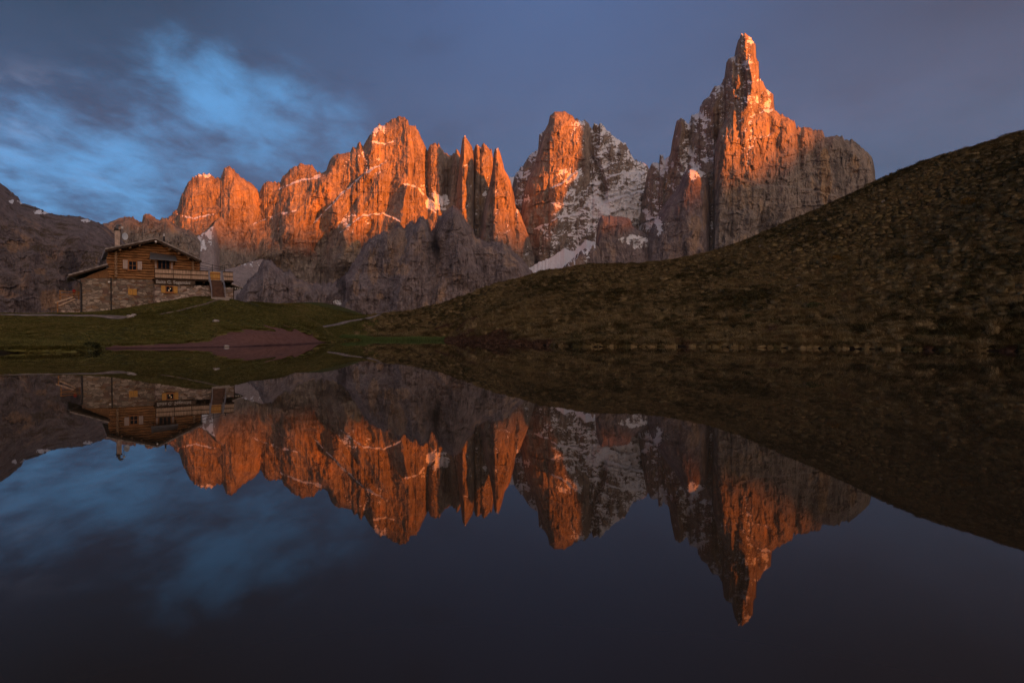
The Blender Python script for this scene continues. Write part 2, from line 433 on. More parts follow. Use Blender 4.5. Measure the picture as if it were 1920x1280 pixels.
    dep = Dr[None, :]-run-infl-cr-rough*n*(0.35+0.65*(1-q))*(mpp[None, :]/1.65)
    x, y, z = unproj(XX, Y, dep)
    P = np.stack([x, y, z], -1)
    # slope for snow
    du = np.gradient(P, axis=1); dv = np.gradient(P, axis=0)
    N = np.cross(dv, du); N /= np.linalg.norm(N, axis=-1, keepdims=True)+1e-9
    nz = np.abs(N[..., 2])
    nb3 = n-(np.roll(n, 5, 1)+np.roll(n, -5, 1)+np.roll(n, 11, 1)+np.roll(n, -11, 1))/4
    conc = np.clip(-nb3*0.055, -0.35, 0.35)
    Sn = np.full(Y.shape, float(snow))
    for bx, by, rx, ry, am in blobs:
        e = ((XX-bx)/rx)**2+((Y-by)/ry)**2+0.9*fbm(XX/26, Y/26, seed+91, 4)+0.35*fbm(XX/6, Y/6, seed+92, 2)
        Sn = np.maximum(Sn, am*(1-sstep(e, 0.25, 1.2)))
    Sn = np.maximum(Sn, shelf)
    sn = np.where(Sn > 0.02, np.clip((nz+conc+0.26*fbm((XX+0.5*Y)/13, (Y-0.3*XX)/9, seed+95, 3)+0.14*perlin(XX/3.2, Y/2.6, seed+97)-(1.0-Sn))/0.22+0.5, 0, 1), 0)
    stain = np.zeros(Y.shape)
    for bx, by, rx, ry, am in stains:
        e = ((XX-bx)/rx)**2+((Y-by)/ry)**2+0.9*fbm(XX/16, Y/34, seed+131, 3)+0.5*fbm(XX/4, Y/12, seed+132, 2)
        stain = stain+am*(1-sstep(e, 0.3, 1.1))
    V = P.reshape(-1, 3); A = sn.reshape(-1); B_ = np.clip(stain, -1, 1).reshape(-1); nc = len(X)
    quads = grid_quads(nr, nc)
    if back:
        rows = []; top = P[0]; zb = P[-1, :, 2].min()-30
        for k, (bk, dn) in enumerate(((18, 6), (60, 60), (140, 180), (300, 1e4))):
            r = top.copy(); f = 1+bk/np.maximum(top[:, 1], 1)
            r[:, 0] *= f; r[:, 1] += bk; r[:, 2] = np.maximum(zb, top[:, 2]-dn)
            rows.append(r)
        V = np.concatenate([V]+rows); A = np.concatenate([A]+[np.full(nc, A[:nc].mean())]*len(rows)); B_ = np.concatenate([B_, np.zeros(nc*len(rows))])
        prev = np.arange(nc)
        for k in range(len(rows)):
            cur = nr*nc+k*nc+np.arange(nc)
            quads = np.concatenate([quads, np.stack([prev[:-1], prev[1:], cur[1:], cur[:-1]], -1)])
            prev = cur
    o = mesh_np(name, V, quads, mat, parent, smooth, {'snow': A, 'stain': B_})
    if label: o['label'] = label
    return o

A_SKY = [(296,470),(304,440),(312,408),(320,403),(333,386),(341,364),(352,340),(361,332),(370,326),(384,324),(398,325),(402,332),(414,332),(419,316),(421,311),(433,311),(444,322),(453,331),(472,342),(482,353),(486,361),(492,347),(499,338),(510,339),(525,340),(532,327),(545,314),(562,306),(586,307),(591,316),(598,324),(612,317),(618,298),(626,289),(643,286),(656,282),(660,274),(669,274),(671,267),(676,267),(681,271),(687,260),(694,251),(703,238),(727,229),(734,222),(747,216),(759,217),(765,223),(767,233),(778,235),(785,244),(791,258),(796,269),(801,280),(806,271),(815,266),(825,273),(832,282),(838,286),(844,289),(853,286),(855,276),(860,281),(864,290),(880,285),(888,280),(892,270),(898,272),(901,277),(906,268),(911,270),(922,283),(926,300),(932,330),(945,360),(960,400),(975,430),(985,450),(1000,490)]
mtnA = tag(empty('mountain', (-300, 2100, 300)), 'long jagged rock massif glowing orange in the sunset, left of the two snowy peaks', kind='structure')
mtnC = tag(empty('mountain', (150, 2300, 300)), 'middle rock peak with a sunlit left wall and a snowy shaded right flank', kind='structure')
mtnD = tag(empty('mountain', (600, 1900, 300)), 'tallest pointed rock peak with a thin summit tower, above the grassy hill', kind='structure')

def rel(parent, name, *a, **k):
    o = relief(name, None, *a, **k)
    o.parent = parent; o.matrix_parent_inverse = parent.matrix_world.inverted()
    loc = Vector(parent.location)
    o.matrix_parent_inverse.identity(); o.location = -loc
    return o

rel(mtnA, 'rock_face', A_SKY, [(296,2050),(420,2120),(560,2200),(750,2230),(860,2230),(1000,2260)],
    [(296,480),(400,560),(520,610),(700,610),(760,560),(1000,540)], RR=20, amp=30, slope=0.5, seed=3, rough=0.85, jag=2.4, vert=2.4, ledge=0.8,
    creases=[([(766,216),(768,300),(760,370),(740,470)],45,30,9), ([(700,240),(690,330),(660,420),(640,500)],60,60,45), ([(433,311),(440,350),(430,400)],25,30,30),
             ([(640,285),(610,340),(560,420),(520,480)],55,50,60), ([(800,282),(797,330),(805,380)],-35,8,10), ([(846,290),(842,330),(838,360)],-40,9,7), ([(905,318),(900,380),(888,450)],-110,26,22), ([(600,330),(640,420),(660,500)],35,40,30), ([(720,300),(650,400),(600,470)],-25,18,22),
             ([(486,361),(490,400),(500,440)],-30,25,25), ([(562,306),(548,370),(530,440)],35,40,30), ([(832,285),(835,380)],-20,6,10),([(697,420),(690,440)],-20,6,6)],
    snow=-0.2, blobs=[(712,245,22,14,0.30),(690,305,50,22,0.34),(380,328,30,6,0.40),(816,380,25,24,1.0),(792,352,24,9,0.55),(655,415,40,22,0.28),(890,385,26,44,0.60)],
    steps=[([(516,356),(560,337),(600,330),(622,322)],16,0.45),([(585,420),(640,362),(690,318),(728,300)],24,0.50),([(630,440),(680,402),(720,398),(760,420)],18,0.38),([(752,340),(785,352),(812,378),(836,405)],22,0.55),([(325,398),(365,408),(408,398)],18,0.2),([(690,262),(720,268),(750,262)],9,0.42),([(470,420),(520,400),(560,392)],16,0.15)])
rel(mtnA, 'rock_spire', [(843,420),(850,372),(856,345),(860,318),(864,280),(867,258),(871,253),(877,260),(885,273),(888,290),(889,330),(892,400)], [(843,2150),(892,2160)], 430,
    RR=12, amp=22, slope=0.42, seed=11, jag=1.8, vert=2.0, rough=0.8, snow=0.1, creases=[([(872,250),(866,330),(861,410)],32,9,26)])
rel(mtnA, 'rock_spire', [(894,455),(898,436),(902,415),(906,390),(912,365),(918,345),(923,318),(925,290),(929,277),(934,275),(938,286),(943,304),(946,317),(953,329),(959,345),(964,365),(967,387),(975,398),(986,426),(992,445),(1002,480)],
    [(894,2070),(1002,2060)], 530, RR=14, amp=30, slope=0.42, seed=19, jag=1.6, vert=2.0, rough=1.0, creases=[([(932,272),(928,330),(912,400),(905,460)],38,8,45), ([(946,300),(955,380),(950,500)],15,9,12), ([(962,360),(968,440)],-14,5,6)], snow=0.08)
rel(mtnA, 'rock_spire', [(886,350),(889,300),(891,274),(894,269),(899,273),(901,290),(903,272),(906,267),(911,270),(918,279),(921,300),(924,345)], [(886,2190),(924,2190)], 450, RR=8, amp=18, slope=0.3, seed=23, jag=1.6, rough=0.8, vert=2, snow=0.2)
# low dark-orange ridge behind the chalet's chimney, scree fans and the spur between them
rel(mtnA, 'rock_ridge', [(150,460),(175,432),(194,418),(211,413),(224,407),(237,405),(250,406),(261,414),(266,415),(268,405),(273,399),(281,400),(290,406),(299,411),(305,407),(314,409),(331,423),(358,432),(372,445),(385,470)],
    [(150,1720),(385,1800)], 540, RR=16, amp=35, slope=0.5, seed=29, jag=1.6, rough=0.95, snow=0.0)
rel(mtnA, 'scree_slope', [(300,480),(320,468),(345,455),(365,446),(385,434),(397,425),(401,424),(406,432),(412,470)], [(300,1690),(412,1900)], 570, SCREE, RR=30, amp=20, slope=1.35, seed=31, jag=0.5, rough=0.25, ledge=0.2, smooth=True,
    snow=0.0, blobs=[(392,437,16,14,0.40),(368,458,34,16,0.34),(345,478,30,16,0.30)])
rel(mtnA, 'buttress', [(372,475),(375,457),(380,447),(390,433),(400,420),(406,412),(416,404),(440,400),(470,408),(500,425),(530,450),(560,480)], [(372,1860),(400,1950),(415,2010),(440,2070),(480,2130),(560,2220)], 560, DOLOMITE, RR=14, amp=14, slope=0.8, seed=37, jag=1.0, rough=0.8)
rel(mtnA, 'scree_slope', [(340,560),(375,500),(392,503),(415,507),(440,501),(470,490),(494,485),(500,492),(510,520)], [(340,1500),(510,1700)], 600, SCREE, RR=30, amp=15, slope=1.35, seed=41, jag=0.4, rough=0.22, ledge=0.2, smooth=True, blobs=[(470,495,30,6,0.03)])
B_SKY = [(425,585),(440,560),(454,539),(464,524),(476,515),(484,503),(490,488),(499,484),(511,487),(519,497),(533,507),(546,505),(558,520),(580,528),(625,528),(650,510),(664,488),(672,476),(680,460),(690,447),(700,441),(712,436),(719,428),(728,437),(738,424),(745,416),(757,425),(769,412),(778,418),(784,405),(793,403),(802,411),(808,430),(815,422),(821,409),(832,395),(846,385),(854,385),(863,393),(872,409),(883,420),(889,431),(891,442),(900,444),(914,452),(930,450),(946,453),(965,470),(985,490),(1000,510),(1012,530)]
rel(mtnA, 'buttress', B_SKY, [(425,1480),(500,1560),(650,1640),(780,1680),(860,1720),(1012,1780)], [(425,640),(1012,640)], GREYROCK, RR=24, amp=60, slope=0.5, seed=43, jag=2.6, rough=1.25, vert=2.6, ledge=0.7,
    creases=[([(790,404),(782,450),(760,520),(740,590)],40,40,35), ([(650,520),(655,560),(640,590)],55,10,60), ([(854,385),(850,440),(870,520)],45,40,35), ([(560,458),(570,510),(590,580)],30,40,40), ([(811,424),(815,470)],-25,8,8)], snow=0.0,
    blobs=[(636,566,14,6,0.8)], stains=[(744,455,18,42,1),(700,500,13,38,0.9),(742,505,32,16,0.8),(668,530,8,26,0.9),(712,556,9,6,1),(556,495,6,10,1),(620,505,14,9,0.6),(850,520,20,14,0.6),(820,470,10,40,-0.7),(640,535,12,40,-0.8),(590,560,20,16,-0.6),(900,500,20,20,-0.5)])

C_SKY = [(958,360),(966,326),(980,310),(993,288),(1009,278),(1011,251),(1022,243),(1035,240),(1060,240),(1085,240),(1107,236),(1110,243),(1114,228),(1123,234),(1127,230),(1137,240),(1152,255),(1174,270),(1182,286),(1191,299),(1205,304),(1212,307),(1218,318),(1230,340),(1250,380),(1260,420)]
rel(mtnC, 'rock_face', C_SKY, [(958,2480),(1010,2430),(1120,2365),(1260,2420)], 540, RR=18, amp=40, slope=0.62, seed=47, jag=2.0, rough=1.2, vert=2.2, ledge=1.9,
    snow=0.46, blobs=[(1155,255,30,45,0.3),(1165,385,75,55,1.05),(1120,300,36,40,0.60),(1190,335,36,34,0.78),(1190,400,40,30,1.1),(1090,420,40,40,0.7)],
    steps=[([(1130,335),(1165,322),(1212,322)],22,0.8),([(1120,385),(1160,368),(1215,352)],26,0.9)],
    creases=[([(1118,235),(1112,290),(1128,340),(1135,380)],-50,9,9), ([(1152,255),(1165,300),(1150,330)],30,25,20)])
rel(mtnC, 'rock_face', [(968,470),(972,420),(976,400),(979,380),(983,355),(993,328),(1003,305),(1011,272),(1020,246),(1028,231),(1031,215),(1043,208),(1057,208),(1070,214),(1078,222),(1082,220),(1091,227),(1097,224),(1105,232),(1109,262),(1113,300),(1119,340),(1128,375),(1136,410),(1150,470)],
    [(968,2300),(1060,2345),(1150,2350)], 540, RR=24, amp=60, slope=0.37, seed=53, jag=1.3, rough=0.85, vert=3, ledge=1.4,
    snow=0.0, blobs=[(1085,255,16,40,0.40),(1068,330,28,17,0.80),(1075,385,46,46,0.72),(1050,450,55,50,0.48),(985,375,14,12,0.6)],
    steps=[([(1030,352),(1060,338),(1092,312)],20,0.7),([(1000,430),(1050,405),(1110,395)],20,0.5)])
rel(mtnC, 'snowfield', [(930,350),(945,336),(952,332),(966,331),(985,338),(1000,350)], 2600, 420, GREYROCK, RR=20, amp=20, slope=1.2, seed=59, jag=0.4, rough=0.2, ledge=0.2, snow=1.2, smooth=True)
rel(mtnC, 'snowfield', [(975,520),(990,503),(1000,497),(1012,490),(1030,483),(1049,472),(1058,463),(1063,466),(1075,471),(1088,460),(1099,448),(1108,451),(1117,452),(1128,470)], [(975,1950),(1128,2050)], 540, GREYROCK, RR=20, amp=12, slope=1.5, seed=61, jag=1.2, rough=0.5, ledge=0.6, snow=0.80,
    blobs=[])
rel(mtnC, 'rock_block', [(1108,530),(1115,480),(1118,440),(1121,418),(1124,408),(1129,404),(1142,404),(1163,405),(1177,407),(1182,411),(1185,421),(1192,426),(1205,433),(1215,442),(1224,455),(1234,475),(1242,520)], [(1108,1850),(1242,1900)], 540, GREYROCK, RR=18, amp=50, slope=0.4, seed=67, jag=1.2, rough=0.8, vert=4,
    blobs=[(1188,449,30,9,0.85),(1200,460,22,8,0.8)])
rel(mtnC, 'rock_block', [(1045,520),(1056,500),(1067,490),(1078,480),(1091,468),(1105,461),(1117,457),(1125,462),(1132,510)], 1800, 540, GREYROCK, RR=18, amp=40, slope=0.5, seed=71, jag=1.0, rough=0.7, snow=0.2)

D_SKY = [(1190,470),(1198,420),(1205,370),(1212,330),(1216,317),(1225,303),(1236,304),(1237,288),(1243,288),(1246,299),(1257,288),(1261,258),(1268,228),(1277,219),(1287,228),(1291,231),(1296,216),(1311,209),(1313,198),(1319,186),(1330,179),(1337,164),(1351,158),(1358,145),(1362,115),(1367,108),(1377,105),(1379,92),(1384,74),(1390,64),(1396,61),(1403,65),(1413,76),(1417,85),(1418,109),(1423,115),(1424,145),(1431,152),(1437,167),(1450,175),(1452,201),(1458,225),(1465,260)]
rel(mtnD, 'rock_face', D_SKY, [(1190,2210),(1215,2190),(1260,2120),(1338,2010),(1400,1985),(1465,2010)], [(1190,540),(1338,540),(1348,320),(1465,300)], RR=16, amp=36, slope=0.42, seed=73, jag=1.8, rough=1.05, vert=2.8, ledge=1.3,
    snow=0.36, blobs=[(1397,85,24,30,-0.3),(1405,122,16,12,0.62),(1420,190,30,16,0.72),(1385,175,20,25,0.5),(1310,225,26,22,0.72),(1330,270,30,40,0.5),(1250,320,26,40,0.62),(1300,300,22,34,0.7),(1215,420,40,30,0.85),(1275,245,14,24,0.15)],
    creases=[([(1413,62),(1415,104)],24,30,5),([(1404,110),(1412,150),(1402,195)],28,14,18), ([(1372,108),(1376,190)],16,9,8), ([(1390,112),(1394,190)],-26,7,8), ([(1277,220),(1272,300)],35,16,16)])
rel(mtnD, 'rock_face', [(1331,540),(1334,480),(1336,420),(1338,330),(1340,278),(1349,243),(1364,216),(1375,192),(1390,198),(1405,203),(1420,206),(1439,202),(1452,203),(1465,214),(1480,220),(1491,228),(1493,237),(1502,236),(1518,237),(1525,243),(1540,241),(1546,254),(1551,256),(1570,251),(1585,261),(1596,258),(1615,274),(1630,286),(1637,299),(1641,321),(1644,400),(1648,440)],
    [(1331,1910),(1340,1890),(1450,1960),(1560,2030),(1648,2080)], [(1331,560),(1440,540),(1648,470)], RR=20, amp=45, slope=0.40, seed=79, jag=2.2, rough=1.15, vert=3.6,
    creases=[([(1345,240),(1340,300),(1338,480)],25,4,55), ([(1480,222),(1478,320),(1470,420)],25,24,24), ([(1496,240),(1502,330)],-25,10,12), ([(1560,255),(1556,360)],28,30,24),([(1420,210),(1415,330),(1405,460)],22,26,22)],
    snow=-0.2, blobs=[(1425,206,30,7,0.65)], stains=[(1548,330,16,55,0.8),(1600,310,14,30,0.6),(1440,430,22,60,-0.9),(1500,400,40,20,0.35),(1575,330,14,50,-0.6),(1370,420,16,40,-0.5)], steps=[([(1380,330),(1430,345),(1500,350),(1600,372)],16,0.0),([(1345,250),(1400,262),(1450,250)],10,0.2)])
rel(mtnD, 'buttress', [(1193,540),(1203,462),(1215,440),(1225,416),(1247,380),(1266,358),(1276,342),(1281,325),(1292,314),(1307,314),(1324,325),(1330,340),(1332,378),(1334,434),(1336,468),(1339,540)], [(1193,1900),(1290,1870),(1339,1880)], 545, GREYROCK, RR=24, amp=65, slope=0.36, seed=83, jag=1.2, rough=0.8, vert=3.6,
    snow=0.0, blobs=[(1305,325,26,16,0.5),(1225,420,26,30,0.6)], stains=[(1305,430,10,45,0.9),(1322,390,6,40,0.8),(1285,470,10,30,-0.6)])

# brown mountainside on the left, behind the chalet
mtnE = relief('hill', None, [(-420,330),(-250,300),(-100,312),(-20,330),(0,342),(13,351),(26,363),(35,370),(39,379),(57,384),(74,390),(90,398),(109,402),(131,404),(149,405),(166,410),(182,416),(193,420),(210,434),(235,455),(262,480),(300,520),(340,580)],
    [(-420,900),(0,960),(340,1080)], 660, BROWNROCK, RR=70, amp=90, slope=0.75, seed=89, jag=1.0, rough=0.75, vert=1.6, ledge=1.6, step=0.9,
    creases=[([(150,440),(130,500),(120,600)],25,30,18),([(60,470),(40,560)],20,25,25)], snow=0.0, blobs=[(30,378,14,5,0.42),(75,398,14,4,0.40),(160,414,10,3,0.4)], stains=[(100,562,40,24,1),(30,462,34,13,0.8),(140,540,16,16,0.9),(75,508,16,9,0.8),(130,505,20,42,-1),(122,535,20,20,-1),(50,560,30,30,-0.6),(190,500,10,30,-0.9),(182,490,5,10,0.8)])
tag(mtnE, 'brown rocky mountainside with cliffs on the left, behind the chalet', kind='structure')

# unseen ridge added behind the camera, crest shaped to shade valley and lower walls
def add_shade_ridge():
    cphi, sphi = math.cos(PHI), math.sin(PHI); te = math.tan(SUN_EL)
    n = np.linspace(-1300, 3300, 260)
    H = np.interp(n, [-4500, 300, 996, 1301, 1488, 1580, 1642, 1764, 1912, 1999, 2104, 2300, 2800, 4200], [420, 535, 505, 440, 425, 450, 505, 515, 592, 645, 695, 745, 800, 700])
    s0 = -np.interp(n, [-1300, 1350, 1700, 2000, 3300], [3300, 3300, 2900, 2500, 2500])
    H = H+12*fbm(n/120, 0*n, 5, 4)
    top = H-s0*te
    rows = []
    for f, zf in ((-0.42, 0.0), (-0.2, 0.55), (0.0, 1.0), (0.16, 0.6), (0.34, 0.0)):
        s = s0+f*2600*0.8
        z = np.where(zf == 0, -60, top*zf+(0 if zf == 1 else 60)*fbm(n/200, 0*n+f*9, 9, 3))
        rows.append(np.stack([n*cphi-s*sphi, n*sphi+s*cphi, z+0*n], -1))
    V = np.concatenate(rows); q = grid_quads(len(rows), len(n))
    o = mesh_np('shade_ridge', V, q, BROWNROCK, None, True, {'snow': np.zeros(len(V)), 'stain': np.zeros(len(V))})
    tag(o, 'unseen ridge added behind the camera to shade the valley and the lower walls', kind='structure')
add_shade_ridge()

# ------------------------------------------------------------------ chalet frame (facade plane) used by the ground too
TH = R(33)
HD = 68.0
E_ = np.array([math.cos(TH), math.sin(TH), 0.0]); NB = np.array([-math.sin(TH), math.cos(TH), 0.0])
P0 = np.array([float(v) for v in unproj(208.0, 584.0, HD)])
CAMP = np.array([0, 0, CAMZ])
def fac(X, Y, off=0.0):
    """where the sight line of a photo pixel meets the facade plane shifted by off (minus = toward the lake): u, height above P0"""
    d = np.array(raydir(X, Y)); k = ((P0-CAMP)@NB+off)/(d@NB); p = CAMP+d*k
    return float((p-P0)@E_), float(p[2]-P0[2])
def facpt(X, Y, off=0.0):
    d = np.array(raydir(X, Y)); k = ((P0-CAMP)@NB+off)/(d@NB); return CAMP+d*k

# ------------------------------------------------------------------ ground
def gp(X, Y, d): return tuple(float(v) for v in unproj(float(X), float(Y), float(d)))
SHORE = [(0,661.5),(100,660),(150,658.5),(176,655),(190,653.5),(330,652),(450,650),(560,646),(600,643.5),(640,640),(655,638),(700,637.5),(830,637.5),(850,640),(950,644.5),(1030,648),(1100,650),(1300,650),(1450,652),(1600,654),(1750,656.5),(1920,659)]
def shore_d(X, Y):
    b = (640-Y)/F; e = (-math.sin(PITCH)+b*math.cos(PITCH))/(math.cos(PITCH)+b*math.sin(PITCH)); return -CAMZ/e
shore_pts = []
for X, Y in SHORE:
    d = shore_d(X, Y); x, y, z = gp(X, Y, d); shore_pts.append((x, y))
LAKE = [(-34, 30), (-36.0, 36.5)]+shore_pts+[(36, 37), (40, 20), (38, -8), (18, -26), (-16, -26), (-34, -8)]
LK = np.array(LAKE)
def lake_sd(x, y):
    """signed distance to the shoreline, positive on land"""
    x = np.asarray(x, float); y = np.asarray(y, float)
    best = np.full(x.shape, 1e9); inside = np.zeros(x.shape, bool)
    for k in range(len(LK)):
        a = LK[k]; b_ = LK[(k+1) % len(LK)]; e = b_-a
        t_ = np.clip(((x-a[0])*e[0]+(y-a[1])*e[1])/(e@e), 0, 1)
        best = np.minimum(best, np.hypot(x-a[0]-t_*e[0], y-a[1]-t_*e[1]))
        c = ((a[1] > y) != (b_[1] > y)) & (x < (b_[0]-a[0])*(y-a[1])/(b_[1]-a[1]+1e-12)+a[0])
        inside ^= c
    s0_ = np.where(inside, -best, best)
    return s0_+np.where(np.abs(s0_) < 6, (0.55*fbm(x/1.7, y/1.7, 611, 3)+0.5*perlin(x/5.0, y/5.0, 612))*(1-np.abs(s0_)/6), 0)

CP = []
for X, Y, d in [(-200,588,60),(0,589,62),(80,589,62),(240,597.5,60),(100,612,52),(0,612,52),(-150,625,48),(300,588,62),(380,583,64),(450,590,66),(520,600,68),(300,611,57),(400,602,60),
                (470,567,80),(520,569.5,84),(545,576,84),(562,588,82),(580,602,81),(596,616,82),(560,569.5,128),(610,570.5,130),(645,576,130),(680,588.5,128),(520,570,125),(560,612,103),(600,606,108),(640,592,121),(610,590,118),(703,593,119),(620,632,88),
                (0,640,43.5),(100,640,43.5),(155,643,44.5),(200,646,50),(250,642,51.5),(330,635,54),(400,626,56),(450,619,58),(500,619,62),(560,626,66),(600,634,73),
                (650,631,98),(740,629,106),(830,629,106),(594,611,100),(622,607.5,105),(650,603,110),(675,598,114),(760,612,112),
                (1920,253,85),(1840,268,91),(1760,293,97),(1700,319,103),(1640,348,108),(1570,383,110),(1500,413,112),(1420,446,112),(1340,473,112),(1240,492,112),(1180,495,112),(1100,500,113),(1000,515,115),(900,545,120),(850,562,122),(800,580,124),(745,592,126),(720,595,127)]:
    CP.append(gp(X, Y, d))
for X, Y, off in [(152,587,0),(190,585.5,0),(208,584.5,0),(250,577,0),(290,568,-1.6),(320,565,-1.6),(341,562,-1.8),(368,555,-2.2),(392,557,-2.6),(416,560,-2.2),(438,562,-1.6)]:
    CP.append(tuple(facpt(X, Y, off)))
# behind the facade, the ground stays level
for u, v, zz in [(-4, 8, -0.3), (4, 8, 0.4), (12, 8, 1.0), (16, 4, 1.0)]:
    p = P0+E_*u+NB*v; CP.append((p[0], p[1], P0[2]+zz))
# mid slopes of the right-hand hill and the land beyond the crests
for X, d, z in [(1920,62,13.2),(1700,75,11.6),(1500,80,8.4),(1340,82,6.4),(1200,84,5.3),(1000,85,4.3),(850,97,2.3),(1920,48,4.0),(1600,60,4.2),(1300,66,2.6),(1100,68,1.8),(950,72,1.2),
                (1920,102,26.0),(1920,120,22),(1740,120,23),(1640,140,17),(1500,135,17),(1340,145,8.5),(1000,150,3.5),(800,155,0.0),(2150,70,27),(2400,60,30),(2150,48,9),(2150,120,33),(2500,100,38)]:
    CP.append(((X-960)/F*d, d, z))
for x, y, z in [(-20,140,-4),(-60,140,-6),(-100,120,-5),(-100,60,3),(-70,40,1.2),(-60,20,1),(-50,0,1),(60,10,3),(70,-20,4),(0,-45,1),(-40,-40,1),(60,-45,3),(20,170,-8),(-60,170,-14),(90,170,10),(120,60,30),(120,0,14),(120,120,30),(120,180,8)]:
    CP.append((x, y, z))
CP = np.array(CP)
def tps_fit(P):
    n = len(P); d = np.hypot(P[:, None, 0]-P[None, :, 0], P[:, None, 1]-P[None, :, 1])
    K = np.where(d > 0, d*d*np.log(d+1e-12), 0)+np.eye(n)*6.0
    Q = np.c_[np.ones(n), P[:, :2]]
    M = np.block([[K, Q], [Q.T, np.zeros((3, 3))]])
    return np.linalg.solve(M, np.r_[P[:, 2], 0, 0, 0])
TW = tps_fit(CP)
def tps(x, y):
    shp = x.shape; x = x.ravel(); y = y.ravel(); out = np.zeros(len(x)); n = len(CP)
    for s in range(0, len(x), 40000):
        xs = x[s:s+40000]; ys = y[s:s+40000]
        d2 = (xs[:, None]-CP[None, :, 0])**2+(ys[:, None]-CP[None, :, 1])**2
        out[s:s+40000] = (0.5*d2*np.log(d2+1e-12))@TW[:n]+TW[n]+TW[n+1]*xs+TW[n+2]*ys
    return out.reshape(shp)

PATHS = [  # centre line (photo pixel, distance) and width
    ([(-260,588.5,60),(-120,588.5,60),(0,589.5,60.5),(80,589.5,61),(150,591,61),(200,594,60.5),(243,597.8,60)], 1.5),
    ([(300,597,61.5),(340,592,63.5),(385,583,67),(430,574,72),(462,567,79)], 0.32),
    ([(592,611,100),(622,607.5,105),(650,603,110),(675,598,114),(690,595,116),(703,593,118),(716,592.5,122)], 1.3),
]
PATH_XY = []
for pts, wd_ in PATHS:
    q = np.array([gp(*p)[:2] for p in pts]); seg = np.r_[0, np.cumsum(np.hypot(*np.diff(q, axis=0).T))]
    s = np.arange(0, seg[-1], 0.5); PATH_XY.append((np.c_[np.interp(s, seg, q[:, 0]), np.interp(s, seg, q[:, 1])], wd_))
def path_dist(x, y):
    out = np.full(np.shape(x), 1e9)
    for q, wd_ in PATH_XY:
        for k in range(0, len(q), 2):
            out = np.minimum(out, np.hypot(x-q[k, 0], y-q[k, 1])-wd_/2)
    return out

def soil_mask(x, y, sd):
    """bare red earth of the eroded bank on the left shore"""
    px = 960+F*x/np.maximum(y, 1)
    wid = np.interp(px, [180, 215, 270, 330, 400, 450, 500, 545, 575, 600, 628], [1.0, 2.4, 2.8, 3.4, 4.1, 4.3, 4.2, 3.3, 2.9, 1.9, 0])
    wob = 1.5*fbm(x/1.8, y/1.8, 401, 4)
    return sstep(wid+wob*np.minimum(1, wid)-sd, 0, 0.5)*(y > 42)*(y < 82)*(px < 640)

HILLMASK = lambda x, y: sstep(x-np.interp(y, [0, 60, 100, 140], [0, -10, -20, -26]), -4, 4)
def ground(x, y, detail=True):
    x = np.asarray(x, float); y = np.asarray(y, float)
    r = np.hypot(x-5, y-50)
    z = tps(np.clip(x, -140, 150), np.clip(y, -70, 200))
    far = sstep(r, 130, 420)
    sd = lake_sd(x, y)
    hm = HILLMASK(x, y)
    if detail:
        z = z+hm*(0.30*fbm(x/5.5, y/5.5, 301, 3)+0.55*fbm(x/17, y/13, 302, 2))
        # cattle terracettes following the contours of the hill
        c = z/0.55+1.3*fbm(x/6, y/6, 303, 3); fr = c-np.floor(c)
        z = z+hm*0.16*(np.where(fr < 0.7, fr*0.4, 0.28+(fr-0.7)*2.4)-0.5)*sstep(sd, 2, 9)
        z = z+(1-hm)*(0.10*fbm(x/4, y/4, 305, 3)+0.18*fbm(x/11, y/9, 306, 2))*sstep(sd, 3, 12)
    z = np.maximum(z, 0.25)*(sd < 15)*1.0+z*(sd >= 15)
    so = soil_mask(x, y, sd)
    bk = np.where(so > 0.02, 0.0, 0.16)+0.10*fbm(x/1.5, y/1.5, 307, 2)
    edge = sstep(sd, 0, 0.5)
    zz = np.maximum(bk, 0.02)*edge+(z-np.maximum(bk, 0.02))*sstep(sd, 0.0, np.where(hm > 0.5, 4.0, 2.6))
    zl = np.where(sd > 0, zz, -np.minimum(1.4, 0.05+0.3*np.abs(sd)))
    out = zl*(1-far)+far*(-34+14*fbm(x/300, y/300, 309, 3))
    return out

def axis(lo, hi, flo, fhi, step, grow=1.16):
    c = list(np.arange(flo, fhi, step)); s = step
    while c[-1] < hi: s *= grow; c.append(c[-1]+s)
    s = step
    while c[0] > lo: s *= grow; c.insert(0, c[0]-s)
    return np.array(c)
gx = axis(-3600, 4600, -62, 84, 0.36, 1.15); gy = axis(-4200, 3600, 33, 128, 0.36, 1.15)
gx = np.clip(gx, -3700, 4700); gy = np.clip(gy, -4300, 3700)
GX, GY = np.meshgrid(gx, gy)
GZ = ground(GX, GY)
gsd = lake_sd(GX, GY)
gsoil = soil_mask(GX, GY, gsd)
m, t, b = new_mat('meadow_ground')
p = t.node('ShaderNodeTexCoord').outputs['Object']
na = t.noise(p, 0.35, 6, 0.62); nb_ = t.noise(p, 2.6, 6, 0.68); nc_ = t.noise(t.mapping(p, (0.05, 0.05, 0.05)), 1.0, 4, 0.6)
ahill = t.node('ShaderNodeAttribute'); ahill.attribute_name = 'hillside'
asoil = t.node('ShaderNodeAttribute'); asoil.attribute_name = 'soil'
cm = t.mix(t.rng(na, 0.35, 0.65), (0.050, 0.046, 0.016), (0.072, 0.078, 0.020))
cm = t.mix(t.rng(nb_, 0.5, 0.75, 0, 0.6), cm, (0.10, 0.082, 0.038))
ch = t.mix(t.rng(na, 0.3, 0.7), (0.040, 0.029, 0.015), (0.075, 0.056, 0.027))
ch = t.mix(t.rng(nb_, 0.48, 0.7, 0, 0.6), ch, (0.10, 0.072, 0.035))
ch = t.mix(t.rng(nc_, 0.5, 0.65, 0, 0.5), ch, (0.045, 0.042, 0.016))
cg = t.mix(ahill.outputs['Fac'], cm, ch)
